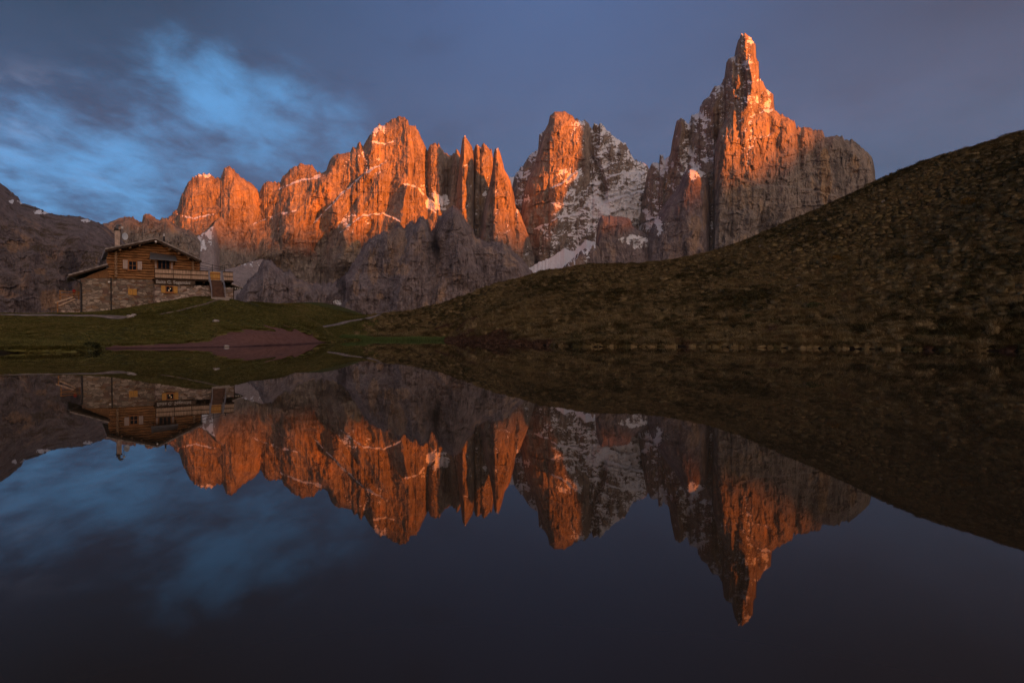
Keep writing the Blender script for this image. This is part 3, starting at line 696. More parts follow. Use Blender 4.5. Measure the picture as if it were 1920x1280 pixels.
cs = t.mix(t.rng(nb_, 0.3, 0.7), (0.155, 0.076, 0.060), (0.215, 0.110, 0.088))
sfac = t.rng(t.math('ADD', asoil.outputs['Fac'], t.math('MULTIPLY', t.math('SUBTRACT', nb_, 0.5), 0.5)), 0.4, 0.6)
awet = t.node('ShaderNodeAttribute'); awet.attribute_name = 'wet'
cs = t.mix(awet.outputs['Fac'], cs, (0.06, 0.028, 0.024))
cs = t.mix(t.rng(t.noise(t.mapping(p, (1, 1, 4)), 5.0, 5, 0.7), 0.52, 0.72, 0, 0.6), cs, (0.10, 0.045, 0.036))
cg = t.mix(awet.outputs['Fac'], cg, (0.02, 0.014, 0.010))
cg = t.mix(sfac, cg, cs)
t.l.new(cg, b.inputs['Base Color']); b.inputs['Roughness'].default_value = 0.95; b.inputs['Specular IOR Level'].default_value = 0.05
bump(t, b, t.math('ADD', nb_, na), 0.7, 0.25)
GROUNDM = m
V = np.stack([GX, GY, GZ], -1).reshape(-1, 3)
gnd = mesh_np('ground', V, grid_quads(len(gy), len(gx), True), GROUNDM, None, True, {'soil': gsoil, 'hillside': HILLMASK(GX, GY), 'wet': 1-sstep(gsd, 0.25, 0.75)})
tag(gnd, 'grassy ground of the meadow and the hillside round the tarn', kind='structure')

# paths: thin draped strips of trodden gravel
PATHM = plain('trodden_gravel', (0.215, 0.165, 0.138), 0.95, 0.45, 1.2, bmp=0.03)
TRODM = plain('trodden_turf', (0.16, 0.115, 0.085), 0.95, 0.4, 1.2)
PLAB = ['pale gravel path running along the meadow edge in front of the stone annex', 'narrow trodden footpath climbing the meadow to the chalet steps', 'gravel path climbing over the saddle between the knoll and the hill']
for (q, wd_), lab in zip(PATH_XY, PLAB):
    tng = np.gradient(q, axis=0); tng /= np.linalg.norm(tng, axis=1, keepdims=True); nm = np.c_[-tng[:, 1], tng[:, 0]]
    rows = []
    wv = wd_*(0.85+0.35*fbm(np.arange(len(q))/5.0, 0*np.arange(len(q)), 333, 3))
    for f in np.linspace(-0.5, 0.5, 5):
        xy = q+nm*(wv*f)[:, None]; z = ground(xy[:, 0], xy[:, 1])+0.07-0.06*abs(f)*2
        rows.append(np.c_[xy, z])
    o = mesh_np('path', np.concatenate(rows), grid_quads(5, len(q), True), PATHM if wd_ > 0.5 else TRODM, None, True)
    tag(o, lab, kind='structure')

# water
m, t, b = new_mat('tarn_water')
b.inputs['Base Color'].default_value = (0.034, 0.0235, 0.0135, 1); b.inputs['Roughness'].default_value = 0.012
b.inputs['IOR'].default_value = 1.21; b.inputs['Specular IOR Level'].default_value = 0.5
p = t.node('ShaderNodeTexCoord').outputs['Object']
wn = t.noise(t.mapping(p, (0.8, 0.25, 1)), 1.0, 3, 0.5)
bump(t, b, wn, 0.02, 0.02)
wx = np.linspace(-60, 60, 40); wy = np.linspace(-35, 112, 40); WX, WY = np.meshgrid(wx, wy)
wat = mesh_np('water', np.stack([WX, WY, 0*WX], -1).reshape(-1, 3), grid_quads(40, 40, True), m, None, True)
tag(wat, 'still dark water of the tarn mirroring the mountains', kind='structure')

# ------------------------------------------------------------------ grass: tufts of real blades set out over the ground
rs = np.random.RandomState(7)
def grass_mat(name, cols):
    m, t, b = new_mat(name)
    oi = t.node('ShaderNodeObjectInfo').outputs['Random']
    pos = t.node('ShaderNodeNewGeometry').outputs['Position']
    patch = t.noise(t.mapping(pos, (0.6, 0.6, 1.3)), 0.13, 6, 0.62); small = t.noise(pos, 1.1, 4, 0.6)
    k = t.math('ADD', t.math('MULTIPLY', oi, 0.6), t.math('MULTIPLY', t.math('SUBTRACT', patch, 0.5), 1.9))
    k = t.math('ADD', k, t.math('MULTIPLY', t.math('SUBTRACT', small, 0.5), 0.6))
    r = t.node('ShaderNodeValToRGB'); t.l.new(k, r.inputs[0])
    el = r.color_ramp.elements
    while len(el) < len(cols): el.new(0.5)
    for e, (p_, c) in zip(el, cols): e.position = p_; e.color = (*c, 1)
    t.l.new(r.outputs[0], b.inputs['Base Color']); b.inputs['Roughness'].default_value = 0.8
    b.inputs['Specular IOR Level'].default_value = 0.1
    return m
HILLGRASS = grass_mat('dry_tussock', [(0.0, (0.075, 0.064, 0.026)), (0.2, (0.16, 0.121, 0.055)), (0.42, (0.30, 0.228, 0.117)), (0.62, (0.225, 0.175, 0.077)), (0.82, (0.215, 0.142, 0.07)), (1.0, (0.34, 0.262, 0.148))])
MEADOW = grass_mat('meadow_grass', [(0.0, (0.095, 0.090, 0.028)), (0.3, (0.155, 0.148, 0.042)), (0.55, (0.20, 0.180, 0.058)), (0.8, (0.27, 0.205, 0.088)), (1.0, (0.32, 0.225, 0.11))])
SEDGEM = grass_mat('green_sedge', [(0.0, (0.10, 0.15, 0.05)), (1.0, (0.15, 0.20, 0.075))])
HEATHM = grass_mat('dark_heath', [(0.0, (0.085, 0.050, 0.034)), (0.5, (0.125, 0.072, 0.045)), (1.0, (0.15, 0.100, 0.055))])

def tuft(name, mat, n, rad, h, lean, wid, seed, dome=0.5, bl=1.0):
    r = np.random.RandomState(seed); V = []; Q = []
    if dome:
        nu, nv = 12, 5
        base = len(V)
        for j in range(nv):
            ph = -0.55+j/(nv-0.8)*(math.pi/2+0.5)
            for i in range(nu):
                a = i/nu*2*math.pi; k = 1+0.25*r.uniform(-1, 1)
                V.append((rad*math.cos(ph)*math.cos(a)*k, rad*math.cos(ph)*math.sin(a)*k, h*dome*math.sin(ph)*k-0.05))
        for j in range(nv-1):
            for i in range(nu):
                Q.append((base+j*nu+i, base+j*nu+(i+1) % nu, base+(j+1)*nu+(i+1) % nu, base+(j+1)*nu+i))
    for _ in range(n):
        a = r.uniform(0, 2*math.pi); q = rad*math.sqrt(r.uniform(0, 1)); x, y = q*math.cos(a), q*math.sin(a)
        oa = a+r.uniform(-0.8, 0.8); L = h*bl*r.uniform(0.55, 1.1); ln = lean*(0.3+q/rad)*r.uniform(0.5, 1.3)
        z0 = (h*dome*0.75*math.sqrt(max(0, 1-(q/rad)**2)) if dome else 0)-0.03
        wv = wid*r.uniform(0.6, 1.3); tx, ty = -math.sin(oa+r.uniform(-1.2, 1.2)), math.cos(oa)
        b0 = len(V)
        for f, ww in ((0, 1.0), (0.5, 0.8), (1.0, 0.12)):
            ox = ln*L*f*f*math.cos(oa); oy = ln*L*f*f*math.sin(oa); oz = z0+L*(f-0.30*ln*f*f)*(0.75 if dome else 1)
            V.append((x+ox-tx*wv*ww/2, y+oy-ty*wv*ww/2, oz)); V.append((x+ox+tx*wv*ww/2, y+oy+ty*wv*ww/2, oz))
        Q += [(b0, b0+1, b0+3, b0+2), (b0+2, b0+3, b0+5, b0+4)]
    me = bpy.data.meshes.new(name); me.from_pydata(V, [], Q); me.materials.append(mat)
    me.polygons.foreach_set('use_smooth', [True]*len(me.polygons)); me.update()
    return bpy.data.objects.new(name, me)

def scatter(name, label, cat, tufts, x, y, z, scale, mat):
    lib = bpy.data.collections.new(name+'_tufts')
    for o in tufts: lib.objects.link(o)
    me = bpy.data.meshes.new(name); n = len(x)
    me.vertices.add(n); me.vertices.foreach_set('co', np.stack([x, y, z], -1).astype(np.float32).ravel())
    at = me.attributes.new('size', 'FLOAT_VECTOR', 'POINT')
    sc = np.stack([scale*rs.uniform(0.8, 1.25, n), scale*rs.uniform(0.8, 1.25, n), scale*rs.uniform(0.7, 1.3, n)], -1)
    at.data.foreach_set('vector', sc.astype(np.float32).ravel())
    ar = me.attributes.new('turn', 'FLOAT_VECTOR', 'POINT')
    rt = np.zeros((n, 3)); rt[:, 2] = rs.uniform(0, 6.283, n); ar.data.foreach_set('vector', rt.astype(np.float32).ravel())
    me.materials.append(mat)
    o = bpy.data.objects.new(name, me); COL.objects.link(o)
    ng = bpy.data.node_groups.new(name+'_nodes', 'GeometryNodeTree')
    ng.interface.new_socket('Geometry', in_out='INPUT', socket_type='NodeSocketGeometry')
    ng.interface.new_socket('Geometry', in_out='OUTPUT', socket_type='NodeSocketGeometry')
    gi = ng.nodes.new('NodeGroupInput'); go = ng.nodes.new('NodeGroupOutput')
    m2p = ng.nodes.new('GeometryNodeMeshToPoints'); iop = ng.nodes.new('GeometryNodeInstanceOnPoints')
    ci = ng.nodes.new('GeometryNodeCollectionInfo'); ci.inputs['Collection'].default_value = lib
    ci.inputs['Separate Children'].default_value = True; ci.inputs['Reset Children'].default_value = True
    iop.inputs['Pick Instance'].default_value = True
    s_ = ng.nodes.new('GeometryNodeInputNamedAttribute'); s_.data_type = 'FLOAT_VECTOR'; s_.inputs['Name'].default_value = 'size'
    r_ = ng.nodes.new('GeometryNodeInputNamedAttribute'); r_.data_type = 'FLOAT_VECTOR'; r_.inputs['Name'].default_value = 'turn'
    rv = ng.nodes.new('FunctionNodeRandomValue'); rv.data_type = 'INT'
    rv.inputs['Min'].default_value = 0; rv.inputs['Max'].default_value = len(tufts)-1
    L = ng.links.new
    L(gi.outputs[0], m2p.inputs['Mesh']); L(m2p.outputs[0], iop.inputs['Points']); L(ci.outputs[0], iop.inputs['Instance'])
    # random integer: pick the INT sockets by type
    for so in rv.outputs:
        if so.type == 'INT' and so.enabled: L(so, iop.inputs['Instance Index'])
    for i_ in rv.inputs:
        if i_.type == 'INT' and i_.name == 'Min': i_.default_value = 0
        if i_.type == 'INT' and i_.name == 'Max': i_.default_value = len(tufts)-1
    L(s_.outputs[0], iop.inputs['Scale']); L(r_.outputs[0], iop.inputs['Rotation'])
    L(iop.outputs[0], go.inputs[0])
    md = o.modifiers.new('tufts', 'NODES'); md.node_group = ng
    tag(o, label, cat, kind='stuff')
    return o

def in_view(x, y, mrg=60):
    px = 960+F*x/np.maximum(y, 1)
    return (px > -mrg) & (px < 1920+mrg) & (y > 30)
# chalet footprint in its own frame
def chalet_uv(x, y):
    dx = x-P0[0]; dy = y-P0[1]; return dx*E_[0]+dy*E_[1], dx*NB[0]+dy*NB[1]
def off_house(x, y):
    u, v = chalet_uv(x, y); return ~((u > -4.6) & (u < 14.2) & (v > np.where(u > 4.2, -2.0, -0.1)) & (v < 10))

# right-hand hill: dry tussocks, bigger beside the water
N = 150000
x = rs.uniform(-30, 84, N); y = rs.uniform(38, 126, N)
sd = lake_sd(x, y); hm = HILLMASK(x, y)
den = 0.75+0.5*fbm(x/7, y/7, 501, 3)
ok = in_view(x, y) & (sd > 0.10) & (hm > rs.uniform(0, 1, N)) & (path_dist(x, y) > 0.15) & (rs.uniform(0, 1, N) < den*np.interp(sd, [0, 4, 10, 60], [1.0, 0.75, 0.55, 0.70]))
x, y, sd = x[ok], y[ok], sd[ok]
z = ground(x, y)
sc = np.clip(rs.lognormal(-0.12, 0.32, len(x)), 0.4, 2.0)*np.interp(sd, [0, 3, 9, 30, 70], [0.72, 0.88, 0.78, 0.62, 0.54])
heath = (0.8*fbm(x/6, y/4, 515, 3)+0.9*np.exp(-((960+F*x/y-915)/75)**2)*np.exp(-(np.maximum(sd, 0)/3.5)**2)-0.25*(sd > 8)+0.25*(sd < 1.2)) > 0.40
tus = [tuft('tussock', HILLGRASS, 230, 0.46, 0.46, 0.85, 0.018, 30+k, 0.62, 0.95) for k in range(5)]
hea = [tuft('heath_tuft', HEATHM, 190, 0.44, 0.38, 0.6, 0.024, 50+k, 0.65, 0.9) for k in range(3)]
scatter('tussock_grass', 'dry brown tussock grass covering the right-hand hillside', 'grass', tus, x[~heath], y[~heath], z[~heath]-0.02, sc[~heath], HILLGRASS)
scatter('heath', 'dark reddish low heath in patches along the far shore and hillside', 'heath', hea, x[heath], y[heath], z[heath]-0.02, sc[heath]*0.85, HEATHM)
# left meadow: shorter grass
N = 160000
x = rs.uniform(-62, -2, N); y = rs.uniform(38, 124, N)
sd = lake_sd(x, y); hm = HILLMASK(x, y)
ok = in_view(x, y) & (sd > 0.15) & (hm < rs.uniform(0, 1, N)) & (path_dist(x, y) > 0.28) & off_house(x, y) & (soil_mask(x, y, sd) < rs.uniform(0.05, 0.92, N))
x, y, sd = x[ok], y[ok], sd[ok]
z = ground(x, y)
lush = np.exp(-(np.maximum(sd-0.3, 0)/1.3)**2)*((960+F*x/y) < 175)
tall = np.exp(-(((960+F*x/y)-585)/30)**2)*(y < 100)*(y > 66)
sc = rs.uniform(0.45, 0.95, len(x))*(0.75+0.5*fbm(x/6, y/6, 520, 3))+1.5*lush*rs.uniform(0.3, 1, len(x))+0.9*tall*rs.uniform(0.2, 1, len(x))+1.0*(soil_mask(x+0.0, y-0.5, lake_sd(x, y-0.5)) > 0.3)*rs.uniform(0.2, 1, len(x))
mt = [tuft('meadow_tuft', MEADOW, 70, 0.34, 0.20, 0.7, 0.022, 60+k, 0.35) for k in range(4)]
scatter('meadow_grass', 'short green and straw coloured grass of the meadow below the chalet', 'grass', mt, x, y, z-0.01, np.clip(sc, 0.35, 2.2), MEADOW)
# sedge standing at the far end of the tarn
N = 1100
X = rs.uniform(640, 838, N); d = shore_d(X, 637.6)+rs.uniform(-0.9, 0.5, N)*np.interp(X, [640, 700, 838], [0.4, 1, 0.8])
x = (X-960)/F*d; y = d
z = np.clip(ground(x, y), -0.12, 0.15)
sg = [tuft('sedge_tuft', SEDGEM, 60, 0.30, 0.50, 0.18, 0.02, 80+k, 0) for k in range(3)]
scatter('sedge', 'strip of bright green sedge standing at the far end of the tarn', 'sedge', sg, x, y, z, rs.uniform(0.7, 1.2, N), SEDGEM)

# ------------------------------------------------------------------ the chalet
class MB:
    """collects boxes, prisms and tubes and links them as one mesh"""
    def __init__(s): s.V = []; s.Q = []
    def quadbox(s, c):
        b = len(s.V); s.V += [tuple(p) for p in c]
        s.Q += [(b, b+3, b+2, b+1), (b+4, b+5, b+6, b+7), (b, b+1, b+5, b+4), (b+1, b+2, b+6, b+5), (b+2, b+3, b+7, b+6), (b+3, b, b+4, b+7)]
        return s
    def box(s, u0, u1, v0, v1, w0, w1):
        return s.quadbox([(u0, v0, w0), (u1, v0, w0), (u1, v1, w0), (u0, v1, w0), (u0, v0, w1), (u1, v0, w1), (u1, v1, w1), (u0, v1, w1)])
    def bar(s, a, b, wd, hd=None):
        a = Vector(a); b = Vector(b); hd = hd or wd; d = (b-a).normalized()
        up = Vector((0, 0, 1)) if abs(d.z) < 0.95 else Vector((0, 1, 0))
        r = d.cross(up).normalized()*wd/2; q = r.cross(d).normalized()*hd/2
        return s.quadbox([a-r-q, a+r-q, a+r+q, a-r+q, b-r-q, b+r-q, b+r+q, b-r+q])
    def tube(s, a, b, ra, rb=None, n=10):
        a = Vector(a); b = Vector(b); rb = ra if rb is None else rb; d = (b-a).normalized()
        up = Vector((0, 0, 1)) if abs(d.z) < 0.95 else Vector((0, 1, 0))
        r = d.cross(up).normalized(); q = r.cross(d).normalized(); k = len(s.V)
        for p, rr in ((a, ra), (b, rb)):
            for i in range(n):
                t_ = i/n*2*math.pi; s.V.append(tuple(p+r*(rr*math.cos(t_))+q*(rr*math.sin(t_))))
        for i in range(n): s.Q.append((k+i, k+(i+1) % n, k+n+(i+1) % n, k+n+i))
        s.Q.append(tuple(k+n-1-i for i in range(n))); s.Q.append(tuple(k+n+i for i in range(n)))
        return s
    def prism(s, poly, v0, v1):
        """polygon in the (u, w) plane pushed from v0 to v1"""
        k = len(s.V); n = len(poly)
        s.V += [(u, v0, w_) for u, w_ in poly]+[(u, v1, w_) for u, w_ in poly]
        s.Q.append(tuple(range(k, k+n))); s.Q.append(tuple(k+2*n-1-i for i in range(n)))
        for i in range(n): s.Q.append((k+i, k+n+i, k+n+(i+1) % n, k+(i+1) % n))
        return s
    def build(s, name, mat, parent=None, smooth=False, loc=(0, 0, 0), label=None, bev=0):
        me = bpy.data.meshes.new(name); me.from_pydata(s.V, [], s.Q); me.materials.append(mat)
        if smooth: me.polygons.foreach_set('use_smooth', [True]*len(me.polygons))
        me.update(); o = bpy.data.objects.new(name, me); COL.objects.link(o); o.location = loc
        if parent: o.parent = parent
        if bev:
            md = o.modifiers.new('bevel', 'BEVEL'); md.width = bev; md.segments = 1
        if label: o['label'] = label
        return o

HOUSE = tag(empty('chalet', tuple(P0), TH), 'mountain chalet of dark logs on a rubble stone base with slate roof and balcony', 'chalet')
uL = fac(208, 500)[0]; uA = fac(152, 560)[0]; uR = fac(368, 500)[0]; uT = fac(290, 540)[0]
RO = -0.95                                   # roof overhang in front of the facade
apex = fac(292, 446.5, RO); eL = fac(197, 466.5, RO); eR = fac(378, 487.5, RO)
wS = fac(240, 523)[1]                        # top of the stone storey under the logs
TV = -1.7                                    # terrace front
tTop = fac(292, 521.5, TV)[1]                # terrace deck level (lower edge of the balustrade)
tEnd = fac(437, 530, TV)[0]
DEPTH = 9.0
uT = fac(290, 545, TV)[0]

def roof_w(u, th=0.0):
    """underside height of the main roof at u"""
    if u <= apex[0]: return eL[1]+(u-eL[0])*(apex[1]-eL[1])/(apex[0]-eL[0])-th
    return apex[1]+(u-apex[0])*(eR[1]-apex[1])/(eR[0]-apex[0])-th
# stone walls
m_ = MB(); m_.box(uL, uR, 0.0, DEPTH, -1.2, wS); m_.build('stone_wall', STONE, HOUSE)
aTopL = fac(150, 525)[1]; aTopR = fac(207, 505)[1]
m_ = MB(); m_.prism([(uA, -1.5), (uL-0.02, -1.5), (uL-0.02, fac(205, 521)[1]), (uA, fac(153, 522)[1])], 0.05, 7.5); m_.build('stone_wall', STONE, HOUSE, label='stone wall of the low annex')
# boarded gable strip of the annex, above its stone
m_ = MB(); m_.prism([(uA+0.2, fac(153, 522)[1]+0.01), (uL-0.03, fac(205, 521)[1]+0.01), (uL-0.03, fac(206, 500.5)[1]), (uA+0.9, fac(168, 514)[1])], 0.0, 0.12); m_.build('gable_boarding', PLANK, HOUSE)
m_ = MB()
m_.box(uA-0.02, uA+0.10, -0.04, 0.05, -1.0, fac(152, 531)[1]); m_.bar((uA+0.04, 0.0, fac(152, 531)[1]), (fac(131, 517, -0.3)[0], -0.5, fac(131, 519, -0.5)[1]), 0.09)
m_.build('drain_pipe', IRON, HOUSE)
MB().box(uL-0.06, uL+0.05, -0.07, 0.03, -0.9, fac(208, 521)[1]).build('drain_pipe', IRON, HOUSE)
# terrace base
tb = fac(292, 534, TV)[1]
m_ = MB(); m_.prism([(uT, -0.6), (tEnd, -0.6), (tEnd, fac(436, 540, TV)[1]), (fac(395, 536, TV)[0], fac(395, 536, TV)[1]), (uT, tb)], TV, -0.01); m_.build('stone_wall', STONEPALE, HOUSE, label='paler stone wall of the terrace base')
m_ = MB(); m_.box(uR+0.01, tEnd, 0.0, 7.0, -1.0, tTop-0.42); m_.build('stone_wall', STONEPALE, HOUSE)
# log storey: every course a round log
LR = 0.13
m_ = MB(); w_ = wS+LR; k = 0; lrng = random.Random(3)
while w_ < apex[1]-0.55:
    ua = uL; ub = uR
    # where the roof cuts the course
    if roof_w(uL, 0.25) < w_: ua = eL[0]+(w_+0.25-eL[1])*(apex[0]-eL[0])/(apex[1]-eL[1])
    if roof_w(uR, 0.25) < w_: ub = apex[0]+(w_+0.25-apex[1])*(eR[0]-apex[0])/(eR[1]-apex[1])
    if ub-ua > 0.4:
        ex = 0.32 if ua == uL else 0
        dv = lrng.uniform(-0.02, 0.02)
        m_.tube((ua-ex*(0.6+0.6*lrng.random()), 0.05+dv, w_), (ub+(ex if ub == uR else 0), 0.05+dv, w_+lrng.uniform(-0.02, 0.02)), LR*lrng.uniform(0.94, 1.04), LR*lrng.uniform(0.9, 1.03), 12)
    w_ += LR*2.04; k += 1
m_.build('log_wall', LOG, HOUSE, smooth=False)
m_ = MB(); m_.prism([(uL+0.06, wS), (uR-0.06, wS), (uR-0.06, roof_w(uR, 0.2)), (apex[0], apex[1]-0.25), (uL+0.06, roof_w(uL, 0.2))], 0.10, DEPTH); m_.build('inner_wall', DARKWOOD, HOUSE)
# notched corner: the ends of the side-wall logs stick out past the facade
m_ = MB(); w_ = wS+LR*1.9; uc = uL+0.42
while w_ < roof_w(uc, 0.3):
    m_.tube((uc, -0.34-0.06*(k % 2), w_), (uc, 0.4, w_), LR*1.02, LR, 12); w_ += LR*1.86; k += 1
m_.build('log_corner', LOGEND, HOUSE)
m_ = MB(); w_ = wS+LR*6
while w_ < roof_w(uR, 0.35):
    m_.tube((uR-0.35, -0.30, w_), (uR-0.35, 0.4, w_), LR, LR, 12); w_ += LR*1.86
m_.build('log_corner', LOGEND, HOUSE)
# roof: slate slabs on boards, with courses, bargeboards and purlin ends
def slope_slab(name, a, b, v0, v1, th, mat, parent, rows=9):
    m = MB(); rr = random.Random(5)
    for i in range(rows):
        f0, f1 = i/rows, (i+1)/rows+0.25/rows
        f1 = min(f1, 1.0)
        up = 0.05
        nseg = 7
        for j in range(nseg):
            va = v0+(v1-v0)*j/nseg+0.004; vb = v0+(v1-v0)*(j+1)/nseg-0.004
            jj = rr.uniform(-0.012, 0.02)
            p = lambda f, v, h: (a[0]+(b[0]-a[0])*f, v, a[1]+(b[1]-a[1])*f+h)
            h0 = up*0.2+jj; h1 = up+jj
            m.quadbox([p(f0, va, -th*0.4), p(f1, va, -th*0.4+h0), p(f1, vb, -th*0.4+h0), p(f0, vb, -th*0.4), p(f0, va, h0+0.02), p(f1, va, h1+0.02), p(f1, vb, h1+0.02), p(f0, vb, h0+0.02)])
    m.prism([(a[0], a[1]-th), (b[0], b[1]-th), (b[0], b[1]-0.075), (a[0], a[1]-0.075)], v0+0.06, v1-0.05)
    return m.build(name, mat, parent)
RTH = 0.24
rl = slope_slab('roof', apex, eL, RO, DEPTH+0.6, RTH, SLATE, HOUSE); rl['label'] = 'left slope of the slate roof'
rr_ = slope_slab('roof', (apex[0]+0.005, apex[1]), eR, RO, DEPTH+0.6, RTH, SLATE, HOUSE); rr_['label'] = 'longer right slope of the slate roof'
m_ = MB()
for a_, b_ in ((apex, eL), (apex, eR)):
    m_.bar((a_[0], RO+0.02, a_[1]-0.19), (b_[0], RO+0.02, b_[1]-0.19), 0.05, 0.2)
m_.build('bargeboard', DARKWOOD, HOUSE)
for X in (224, 243, 261, 292, 317, 334, 352):
    u = fac(X, 470)[0]; w_ = roof_w(u, RTH+0.13)
    if X == 292: u = apex[0]
    MB().tube((u, RO+0.12, w_), (u, 0.5, w_), 0.11, 0.11, 10).build('purlin', LOGEND, HOUSE)
MB().tube((apex[0], RO-0.02, apex[1]-0.33), (apex[0], RO+0.05, apex[1]-0.33), 0.10, 0.10, 12).build('gable_lamp', WHITE, HOUSE)
# annex roof
ar0 = fac(209, 495, -0.45); ar1 = fac(128, 515.5, -0.45)
ra = slope_slab('roof', (uL-0.30, ar0[1]), ar1, -0.5, 7.8, 0.22, SLATE, HOUSE, 7); ra['label'] = 'low lean-to roof of the annex'
m_ = MB(); m_.bar((uL-0.3, -0.45, ar0[1]-0.17), (ar1[0], -0.45, ar1[1]-0.17), 0.05, 0.16); m_.build('bargeboard', DARKWOOD, HOUSE)
m_ = MB(); m_.tube((ar1[0]-0.05, -0.55, ar1[1]-0.2), (ar1[0]-0.05, 7.8, ar1[1]-0.2), 0.08, 0.08, 8); m_.build('gutter', ZINC, HOUSE)
p_ = fac(204.5, 528.5, -0.1); MB().box(p_[0]-0.09, p_[0]+0.09, -0.18, 0.049, p_[1]-0.07, p_[1]+0.07).build('wall_lamp', WHITE, HOUSE)

# chimney with its cowl
cv = 3.2
def facv(X, Y, v): return fac(X, Y, v)
c0 = facv(215.3, 431.5, cv); c1 = facv(224.6, 431.5, cv)
ch = MB().box(c0[0], c1[0], cv, cv+0.62, roof_w(c0[0])-0.5, c0[1]).build('chimney', CHIMNEYM, HOUSE)
MB().box(c0[0]-0.07, c1[0]+0.07, cv-0.07, cv+0.69, c0[1]+0.002, c0[1]+0.07).build('chimney_cap', IRON, ch)
cu = (c0[0]+c1[0])/2
m_ = MB(); m_.tube((cu, cv+0.3, c0[1]+0.07), (cu, cv+0.3, c0[1]+0.42), 0.13, 0.13, 12)
pr = None
for i in range(7):
    a_ = i/6*math.pi*0.85; p_ = (cu+0.10-0.17*math.cos(a_)+0.07, cv+0.3, c0[1]+0.42+0.20*math.sin(a_))
    if pr: m_.tube(pr, p_, 0.125, 0.125, 10)
    pr = p_
m_.build('chimney_cowl', ZINC, ch, smooth=True)
MB().tube((cu-0.2, cv+0.15, c0[1]+0.07), (cu-0.2, cv+0.15, c0[1]+0.33), 0.05, 0.05, 8).build('chimney_pipe', IRON, ch)
# mast with small antenna, the dish and the ridge lamp
d0 = facv(228.6, 427, cv+0.8); db = facv(228.6, 452, cv+0.8)
ms = MB().tube((d0[0], cv+0.8, roof_w(d0[0])-0.2), (d0[0], cv+0.8, d0[1]+0.1), 0.025, 0.025, 6).build('mast', STEEL, HOUSE)
MB().box(d0[0]-0.10, d0[0]+0.12, cv+0.72, cv+0.79, d0[1]-0.1, d0[1]+0.14).build('antenna', WHITE, ms)
dd = facv(234.3, 443.5, cv+0.8)
m_ = MB(); n_ = 20; kk = len(m_.V); rings = 5
for i in range(rings+1):
    r_ = 0.30*i/rings; dp = 0.10*(i/rings)**2
    for j in range(n_):
        t_ = j/n_*2*math.pi; m_.V.append((dd[0]+r_*0.95*math.cos(t_), cv+0.75-dp+0.09*math.cos(t_)*i/rings, dd[1]+1.25*r_*math.sin(t_)))
for i in range(rings):
    for j in range(n_): m_.Q.append((i*n_+j, (i+1)*n_+j, (i+1)*n_+(j+1) % n_, i*n_+(j+1) % n_))
ds = m_.build('satellite_dish', DISH, HOUSE, smooth=True); sd_ = ds.modifiers.new('thick', 'SOLIDIFY'); sd_.thickness = 0.015
MB().bar((dd[0], cv+0.78, dd[1]), (d0[0], cv+0.80, dd[1]-0.05), 0.04).build('dish_arm', STEEL, ds)
rp_ = facv(307.5, 441, 0.8)
rb = MB().tube((rp_[0], 0.8, roof_w(rp_[0])-0.05), (rp_[0], 0.8, rp_[1]-0.1), 0.14, 0.06, 8).build('roof_vent', IRON, HOUSE)
MB().tube((rp_[0], 0.8, rp_[1]-0.1), (rp_[0], 0.8, rp_[1]+0.16), 0.06, 0.05, 10).build('vent_head', WHITE, rb)

# windows
def window(X0, X1, Y0, Y1, off, cols, rows, frame=FRAMEW):
    a = fac(X0, Y1, off); b = fac(X1, Y0, off); u0, w0, u1, w1 = a[0], a[1], b[0], b[1]
    v = off; f = 0.09
    m = MB().box(u0, u0+f, v-0.06, v+0.10, w0, w1).box(u1-f, u1, v-0.06, v+0.10, w0, w1).box(u0+f, u1-f, v-0.06, v+0.10, w0, w0+f).box(u0+f, u1-f, v-0.06, v+0.10, w1-f, w1)
    fr = m.build('window', frame, HOUSE)
    MB().box(u0+f, u1-f, v+0.02, v+0.04, w0+f, w1-f).build('pane', GLASS, fr)
    m = MB()
    for i in range(1, cols): uu = u0+f+(u1-u0-2*f)*i/cols; m.box(uu-0.025, uu+0.025, v-0.03, v+0.015, w0+f, w1-f)
    for i in range(1, rows): ww = w0+f+(w1-w0-2*f)*i/rows; m.box(u0+f, u1-f, v-0.025, v+0.018, ww-0.02, ww+0.02)
    if m.V: m.build('mullion', frame, fr)
    MB().box(u0-0.05, u1+0.05, v-0.12, v-0.01, w0-0.06, w0-0.002).build('sill', frame, fr)
    return fr
def shutter(X0, X1, Y0, Y1, off, mat):
    a = fac(X0, Y1, off); b = fac(X1, Y0, off); n = max(3, int((b[0]-a[0])/0.13)); m = MB(); du = (b[0]-a[0])/n
    for i in range(n): m.box(a[0]+du*i+0.006, a[0]+du*(i+1)-0.006, off, off+0.04, a[1], b[1])
    for ww in (0.18, 0.82): zz = a[1]+(b[1]-a[1])*ww; m.box(a[0]+0.02, b[0]-0.02, off-0.03, off-0.002, zz-0.045, zz+0.045)
    return m.build('shutter', mat, HOUSE)
LF = -0.14
window(240, 257, 489, 507, LF, 2, 2)
shutter(230.5, 239.3, 487.5, 503.8, LF-0.05, SHUTTERGREY); shutter(258, 266.2, 490, 505.5, LF-0.05, SHUTTERGREY)
window(294.5, 319.8, 487.5, 509, LF, 3, 1)
shutter(290.3, 293.7, 488.5, 506, LF-0.1, SHUTTERGREY); shutter(320.3, 324, 491.5, 506, LF-0.1, SHUTTERGREY)
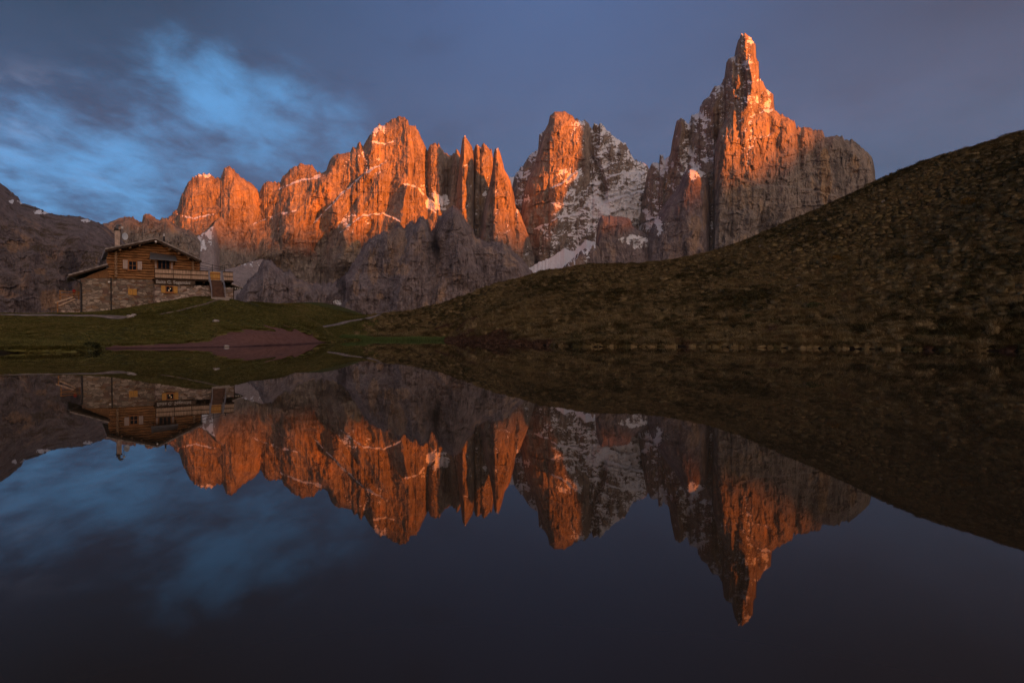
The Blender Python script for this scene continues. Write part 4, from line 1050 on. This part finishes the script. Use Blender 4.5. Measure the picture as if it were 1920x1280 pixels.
# canopy over the balcony door
cA = fac(281.5, 473, -0.12); cB = fac(329.5, 479.5, -0.12); dA = fac(280.5, 484.5, -0.9); dB = fac(332, 488.5, -0.9)
m_ = MB(); q0 = [(cA[0], -0.11, cA[1]), (cB[0], -0.11, cB[1]), (dB[0], -0.9, dB[1]), (dA[0], -0.9, dA[1])]
m_.quadbox([(p[0], p[1], p[2]-0.07) for p in q0]+q0); cn_ = m_.build('canopy', ZINC, HOUSE)
m_ = MB(); m_.bar((cA[0]+0.15, -0.15, dA[1]-0.35), (dA[0]+0.2, -0.8, dA[1]-0.06), 0.07); m_.build('canopy_bracket', DARKWOOD, cn_); m_ = MB(); m_.bar((cB[0]-0.15, -0.15, dB[1]-0.35), (dB[0]-0.2, -0.8, dB[1]-0.06), 0.07); m_.build('canopy_bracket', DARKWOOD, cn_)
# ground-floor openings
shutter(240.2, 248.2, 541.5, 553, -0.05, SHUTTERYEL); shutter(248.6, 256.6, 541.8, 553.2, -0.05, SHUTTERYEL)
lw = window(310, 325.3, 536, 548.5, TV-0.03, 2, 1)
shutter(302.3, 309.7, 535.5, 548.7, TV-0.09, SHUTTERYEL); shutter(325.6, 333, 537, 549.5, TV-0.09, SHUTTERYEL)
for X, Y in ((316.6, 544.3), (319.7, 541.2)):
    p_ = fac(X, Y, TV-0.05); m_ = MB(); n_ = 8
    m_.tube((p_[0], TV-0.012, p_[1]), (p_[0], TV-0.06, p_[1]), 0.035, 0.02, 10); m_.build('window_lamp', GLOW, lw)

# terrace deck, balustrade, gate and stair
sA = fac(391.5, 530, TV)[0]; sB = fac(415.5, 530, TV)[0]
dk = MB().box(uT-0.05, tEnd+0.05, TV-0.12, -0.02, tTop-0.12, tTop-0.0).build('terrace_deck', DARKWOOD, HOUSE)
MB().box(uR+0.02, tEnd+0.05, 0.0, 7.0, tTop-0.41, tTop-0.01).build('terrace_deck', DARKWOOD, HOUSE)
m_ = MB()
for f in np.linspace(0.02, 0.98, 9): u = uT+(tEnd-uT)*f; m_.box(u-0.08, u+0.08, TV+0.05, -0.03, tTop-0.36, tTop-0.125)
m_.build('joist', DARKWOOD, dk)
def balustrade(u0, u1, wtop0, wtop1, mat, panels=1):
    bl = None
    for pI in range(panels):
        a = u0+(u1-u0)*pI/panels+0.03; b = u0+(u1-u0)*(pI+1)/panels-0.03; m = MB(); n = max(4, int((b-a)/0.125)); du = (b-a)/n; r = random.Random(pI+int(u0*10))
        for i in range(n):
            x0 = a+du*i+0.008; x1 = a+du*(i+1)-0.008
            wt = lambda uu: wtop0+(wtop1-wtop0)*(uu-u0)/(u1-u0)
            v = TV-0.10+r.uniform(-0.006, 0.006)
            m.box(x0, x1, v-0.03, v, tTop+0.03, wt(x0)-0.02)
        o = m.build('balustrade', mat, HOUSE)
        m = MB(); mid = (tTop+wt(a))/2
        for ww, h in ((wt(a)+0.0, 0.05), (mid, 0.045), (tTop+0.02, 0.045)): m.bar((a-0.02, TV-0.16, ww), (b+0.02, TV-0.16, ww+(wt(b)-wt(a))*(1 if ww > mid else 0)), 0.05, h*1.6)
        m.box(a-0.06, a+0.0, TV-0.12, TV-0.02, tTop-0.3, wt(a)+0.03)
        m.build('rail', DARKWOOD, o)
wt0 = fac(292, 503.5, TV)[1]; wt1 = fac(386, 513, TV)[1]; wt2 = fac(437, 514.5, TV)[1]
balustrade(uT+0.02, sA-0.05, wt0, wt0-0.03, PALEWOOD, 3)
balustrade(sB+0.05, tEnd, wt0-0.03, wt0-0.04, PALEWOOD, 1)
m_ = MB(); n_ = 7
for i in range(n_): x0 = sA+0.12+(sB-sA-0.24)*i/n_; m_.box(x0+0.006, x0+(sB-sA-0.24)/n_-0.006, TV+0.0, TV+0.03, tTop+0.04, wt0-0.06-0.04*(i in (0, n_-1)))
gt = m_.build('gate', SHUTTERYEL, HOUSE)
m_ = MB(); m_.bar((sA+0.12, TV-0.02, tTop+0.2), (sB-0.12, TV-0.02, tTop+0.2), 0.03, 0.09); m_.bar((sA+0.12, TV-0.02, wt0-0.25), (sB-0.12, TV-0.02, wt0-0.25), 0.03, 0.09); m_.build('gate_rail', FRAMEW, gt)
gz = fac(404, 558, TV-1.6)[1]
SN = 8; SRUN = 1.7
m_ = MB()
for i in range(SN):
    f = (i+0.5)/SN; wz = tTop-0.14-(tTop-0.14-gz)*f; m_.box(sA+0.08, sB-0.08, TV-0.14-SRUN*(i+1)/SN, TV-0.13-SRUN*i/SN+0.03, wz-0.03, wz+0.015)
    m_.box(sA+0.08, sB-0.08, TV-0.145-SRUN*i/SN, TV-0.125-SRUN*i/SN, wz+0.018, wz+(tTop-gz)/SN-0.035)
st = m_.build('stair', STAIR, HOUSE)
m_ = MB()
for u in (sA+0.04, sB-0.04): m_.bar((u, TV-0.1, tTop-0.25), (u, TV-0.16-SRUN, gz-0.05), 0.06, 0.26)
m_.build('stringer', STAIR, st)
for u in (sA-0.02, sB+0.02):
    m_ = MB()
    m_.tube((u, TV-0.18, tTop-0.2), (u, TV-0.18, wt0+0.05), 0.04, 0.04, 8); m_.tube((u, TV-0.1-SRUN, gz-0.1), (u, TV-0.1-SRUN, gz+1.05), 0.04, 0.04, 8)
    m_.tube((u, TV-0.18, wt0+0.03), (u, TV-0.1-SRUN, gz+1.02), 0.035, 0.035, 8); m_.tube((u, TV-0.18, tTop+0.45), (u, TV-0.1-SRUN, gz+0.55), 0.03, 0.03, 8)
    m_.build('handrail', STEEL, st)
m_ = MB(); m_.box(sA-0.1, sB+0.35, TV-0.5-SRUN, TV-0.12-SRUN, gz-0.3, gz+0.03); m_.build('bottom_step', CONC, st)
# small roof on the far right corner of the terrace, with bulbs under it
r0 = fac(434, 531.5, TV); r1 = fac(455, 539.5, TV)
m_ = MB(); q0 = [(r0[0], TV-0.2, r0[1]), (r1[0], TV-0.2, r1[1]), (r1[0], 3.0, r1[1]), (r0[0], 3.0, r0[1])]
m_.quadbox([(p[0], p[1], p[2]-0.09) for p in q0]+q0); lr_ = m_.build('side_roof', SLATE, HOUSE)
m_ = MB()
for f in (0.15, 0.35, 0.55, 0.75): u = r0[0]+(r1[0]-r0[0])*f; m_.box(u-0.05, u+0.07, TV+0.05, TV+0.15, r1[1]-0.16+0.02*(f < 0.5), r1[1]-0.02)
m_.build('bulb', WHITE, lr_)
m_ = MB(); m_.box(tEnd+0.02, tEnd+0.1, TV+0.02, TV+0.1, -0.4, r0[1]-0.15); m_.build('post', DARKWOOD, lr_)
# thin railing on the far side of the terrace
TVB = 5.5
m_ = MB()
for Ya, Yb in ((490, 502.3), (496.5, 507), (502, 509.5)):
    a = fac(370, Ya, TVB); b = fac(421, Yb, TVB); m_.bar((a[0], TVB, a[1]), (b[0], TVB, b[1]), 0.045)
for X, Y in ((375, 491), (398, 496), (421, 501)):
    a = fac(X, Y, TVB); m_.bar((a[0], TVB, tTop-0.1), (a[0], TVB, a[1]+0.05), 0.06)
m_.build('back_railing', IRON, HOUSE)

# the long sign board under the balcony
SG = tag(empty('chalet_sign', tuple(P0), TH), 'long dark sign board with white gothic lettering fixed below the chalet balcony', 'sign')
s0 = fac(291.8, 532, TV-0.2); s1 = fac(365.5, 523, TV-0.2)
SH = tTop-0.16-s0[1]
MB().box(s0[0], s1[0], TV-0.20, TV-0.15, s0[1], tTop-0.16).build('board', SIGNB, SG)
fc = bpy.data.curves.new('lettering', 'FONT'); fc.body = 'Baita G. Segantini'; fc.size = SH*1.12; fc.extrude = 0.008; fc.offset = 0.006; fc.space_character = 1.0
fo = bpy.data.objects.new('lettering', fc); COL.objects.link(fo)
bpy.context.view_layer.update()
dg = bpy.context.evaluated_depsgraph_get(); me = bpy.data.meshes.new_from_object(fo.evaluated_get(dg))
bpy.data.objects.remove(fo); me.materials.clear(); me.materials.append(LETTERM); me.name = 'lettering'
co = np.zeros(len(me.vertices)*3); me.vertices.foreach_get('co', co); co = co.reshape(-1, 3)
lw_ = co[:, 0].max()-co[:, 0].min(); tgt = (fac(356.5, 527, TV-0.2)[0]-fac(293, 527, TV-0.2)[0])
kx = tgt/lw_; new = np.stack([(co[:, 0]-co[:, 0].min())*kx, -co[:, 2], co[:, 1]], -1); me.vertices.foreach_set('co', new.ravel()); me.update()
lo = bpy.data.objects.new('lettering', me); COL.objects.link(lo); lo.parent = SG; lo.location = (fac(293, 527, TV-0.2)[0], TV-0.212, s0[1]+SH*0.16)

# ------------------------------------------------------------------ small things round the chalet
def atg(X, Y, d): 
    x, y, z = gp(X, Y, d); return x, y, float(ground(np.array([x]), np.array([y]))[0])
# rubble wall and wooden rails on the left of the annex
RW = tag(empty('retaining_wall', tuple(P0), TH), 'low dry stone wall beside the annex, under a wooden railing', 'stone wall')
rv_ = 0.6
a = fac(107, 587, rv_); b = fac(151, 559, rv_)
rwl = random.Random(9); m_ = MB()
zb = a[1]-0.5; zz = zb
topA = fac(107, 575, rv_)[1]; topB = fac(150, 562, rv_)[1]
while zz < topB:
    h = rwl.uniform(0.14, 0.24); u = a[0]
    while u < b[0]-0.05:
        ln = rwl.uniform(0.2, 0.5); lim = topA+(topB-topA)*min(1, (u-a[0])/(b[0]-a[0])*1.6)
        if zz < lim: m_.box(u+0.01, min(u+ln, b[0])-0.01, rv_-rwl.uniform(0, 0.07), rv_+1.2, zz+0.01, zz+h-0.01)
        u += ln
    zz += h
m_.build('masonry', STONEPALE, RW, bev=0.03)
WF = tag(empty('wooden_railing', tuple(P0), TH), 'weathered wooden railing with sloping handrails beside the stone annex', 'railing')
for X, Y0, Y1 in ((112.5, 544.5, 561), (138.5, 545, 563), (147.5, 547, 562)):
    p0_ = fac(X, Y0, rv_+0.1); p1_ = fac(X, Y1, rv_+0.1); MB().bar((p0_[0], rv_+0.1, p1_[1]-0.1), (p0_[0], rv_+0.1, p0_[1]), 0.11).build('post', LOG, WF)
for (Xa, Ya, Xb, Yb) in ((111, 545.3, 150, 548), (112, 551, 150, 551.5), (112, 553.5, 150, 555), (113, 558, 150, 559)):
    p0_ = fac(Xa, Ya, rv_+0.02); p1_ = fac(Xb, Yb, rv_+0.02); MB().bar((p0_[0], rv_+0.02, p0_[1]), (p1_[0], rv_+0.02, p1_[1]), 0.05, 0.08).build('rail', LOG, WF)
for (Xa, Ya, Xb, Yb) in ((103, 567.5, 137.5, 556.5), (110, 573.5, 141, 560)):
    p0_ = fac(Xa, Ya, rv_-0.12); p1_ = fac(Xb, Yb, rv_-0.12); MB().bar((p0_[0], rv_-0.12, p0_[1]), (p1_[0], rv_-0.12, p1_[1]), 0.08, 0.14).build('handrail', PALEWOOD, WF)
p0_ = fac(108, 566, rv_-0.12); p1_ = fac(108, 588, rv_-0.12); MB().bar((p0_[0], rv_-0.12, p1_[1]-0.2), (p0_[0], rv_-0.12, p0_[1]), 0.1).build('post', LOG, WF)
# red bundle on the railing
p0_ = fac(138.7, 546.2, rv_+0.1)
bm_ = MB(); nn = 8
for i in range(5):
    ph = -math.pi/2+math.pi*(i+0.5)/5
    for j in range(nn):
        t_ = j/nn*2*math.pi; rr2 = 0.17*(1+0.25*math.sin(j*2.3+i)); bm_.V.append((rr2*math.cos(ph)*math.cos(t_), 0.13*math.cos(ph)*math.sin(t_), 0.20*math.sin(ph)*(1+0.1*math.cos(j*1.7))))
for i in range(4):
    for j in range(nn): bm_.Q.append((i*nn+j, i*nn+(j+1) % nn, (i+1)*nn+(j+1) % nn, (i+1)*nn+j))
bm_.Q.append(tuple(range(nn))[::-1]); bm_.Q.append(tuple(4*nn+j for j in range(nn)))
rb_ = bm_.build('red_bundle', REDP, None, smooth=True)
rb_.location = Vector(P0)+Vector(E_)*p0_[0]+Vector(NB)*(rv_+0.1)+Vector((0, 0, p0_[1])); rb_.rotation_euler = (0, 0, TH)
tag(rb_, 'small dark red bundle hung on the post of the wooden railing', 'bundle')

# loose stones
def stone(name, loc, r, seed, label, mat=BOULDER, squash=0.6):
    rr2 = np.random.RandomState(seed); n1_, n2_ = 12, 8; V = []; Q = []
    for i in range(n2_):
        ph = -math.pi/2+math.pi*(i+0.5)/n2_
        for j in range(n1_):
            t_ = j/n1_*2*math.pi; q_ = r*(1+0.22*math.sin(3*t_+seed)+0.16*rr2.uniform(-1, 1))
            V.append((q_*math.cos(ph)*math.cos(t_)*1.25, q_*math.cos(ph)*math.sin(t_), q_*squash*math.sin(ph)))
    for i in range(n2_-1):
        for j in range(n1_): Q.append((i*n1_+j, i*n1_+(j+1) % n1_, (i+1)*n1_+(j+1) % n1_, (i+1)*n1_+j))
    Q.append(tuple(range(n1_))[::-1]); Q.append(tuple((n2_-1)*n1_+j for j in range(n1_)))
    m = MB(); m.V = V; m.Q = Q; o = m.build(name, mat); o.location = (loc[0], loc[1], loc[2]+r*squash*0.45)
    return tag(o, label, 'stone')
stone('stone', atg(244, 597, 60.2), 0.26, 1, 'pale stone lying at the end of the gravel path below the chalet')
stone('stone', atg(251, 596, 61.0), 0.18, 2, 'smaller pale stone just past the end of the gravel path')
stone('stone', atg(1427, 486, 96), 0.30, 3, 'bright white stone high on the left part of the grassy hillside')
stone('stone', atg(1498, 553, 70), 0.22, 4, 'pale stone lying in the tussocks halfway down the hillside')
stone('stone', atg(1657, 388, 88), 0.22, 5, 'small pale stone in the grass near the top of the hillside')
stone('stone', atg(404, 596, 60), 0.22, 6, 'pale stone in the green meadow between the chalet and the red bank')
stone('stone', atg(424, 651, 51.3), 0.16, 7, 'dark wet stone at the water line in front of the red bank')
# yellowing bushes and dark shrubs on the slope
def bush(loc, r, h, seed, label, cols, n=420):
    rr2 = np.random.RandomState(seed)
    mt_ = grass_mat('leaves', cols)
    root = tag(empty('bush', loc), label, 'bush')
    m = MB()
    for k in range(7):
        a_ = rr2.uniform(0, 6.28); m.tube((0, 0, -0.1), (r*0.6*math.cos(a_), r*0.6*math.sin(a_), h*rr2.uniform(0.5, 0.9)), 0.02, 0.006, 5)
    m.build('stem', DARKWOOD, root)
    m = MB()
    for k in range(n):
        v = rr2.normal(size=3); v /= np.linalg.norm(v); q_ = rr2.uniform(0.4, 1.0)**0.5
        lump = 1+0.3*math.sin(3*math.atan2(v[1], v[0])+seed)
        c_ = Vector((v[0]*r*q_*lump, v[1]*r*q_*lump, h*0.5+v[2]*h*0.5*q_)); 
        t1 = Vector(rr2.normal(size=3)).normalized(); t2 = t1.cross(Vector(rr2.normal(size=3))).normalized(); s_ = rr2.uniform(0.04, 0.09)
        k0 = len(m.V); m.V += [tuple(c_-t1*s_), tuple(c_+t2*s_*0.6), tuple(c_+t1*s_), tuple(c_-t2*s_*0.6)]; m.Q.append((k0, k0+1, k0+2, k0+3))
    m.build('foliage', mt_, root)
    return root
YEL = [(0.0, (0.16, 0.085, 0.02)), (0.6, (0.24, 0.14, 0.03)), (1.0, (0.30, 0.18, 0.05))]
DRK = [(0.0, (0.035, 0.040, 0.014)), (0.6, (0.055, 0.060, 0.020)), (1.0, (0.075, 0.070, 0.028))]
bush(atg(1567, 474, 78), 0.75, 0.8, 1, 'yellowing bush halfway up the hillside', YEL)
bush(atg(1815, 373, 72), 0.8, 0.8, 2, 'orange-brown bush high on the right of the hillside', YEL)
bush(atg(1527, 574, 60), 0.75, 0.7, 3, 'dark green bush low in the tussocks, the larger of the two', DRK)
bush(atg(1405, 585, 61), 0.5, 0.5, 4, 'small dark green bush low in the tussocks near the centre', DRK)
bush(atg(170, 651, 44.0), 0.45, 0.5, 5, 'dark bush at the water edge where the left bank ends', DRK)

# ------------------------------------------------------------------ evening haze in the valley air
HZ = 0.00002
m = bpy.data.materials.new('valley_haze'); m.use_nodes = True
t = NT(m.node_tree); t.n.clear()
pv = t.node('ShaderNodeVolumePrincipled'); o_ = t.node('ShaderNodeOutputMaterial'); t.l.new(pv.outputs[0], o_.inputs['Volume'])
pv.inputs['Color'].default_value = (0.80, 0.84, 0.92, 1); pv.inputs['Density'].default_value = HZ; pv.inputs['Anisotropy'].default_value = 0.2
hz = MB().box(-4000, 5000, -4600, 4000, -90, 1200).build('haze', m)
tag(hz, 'thin evening haze filling the valley air', kind='stuff')
S.cycles.volume_bounces = 0
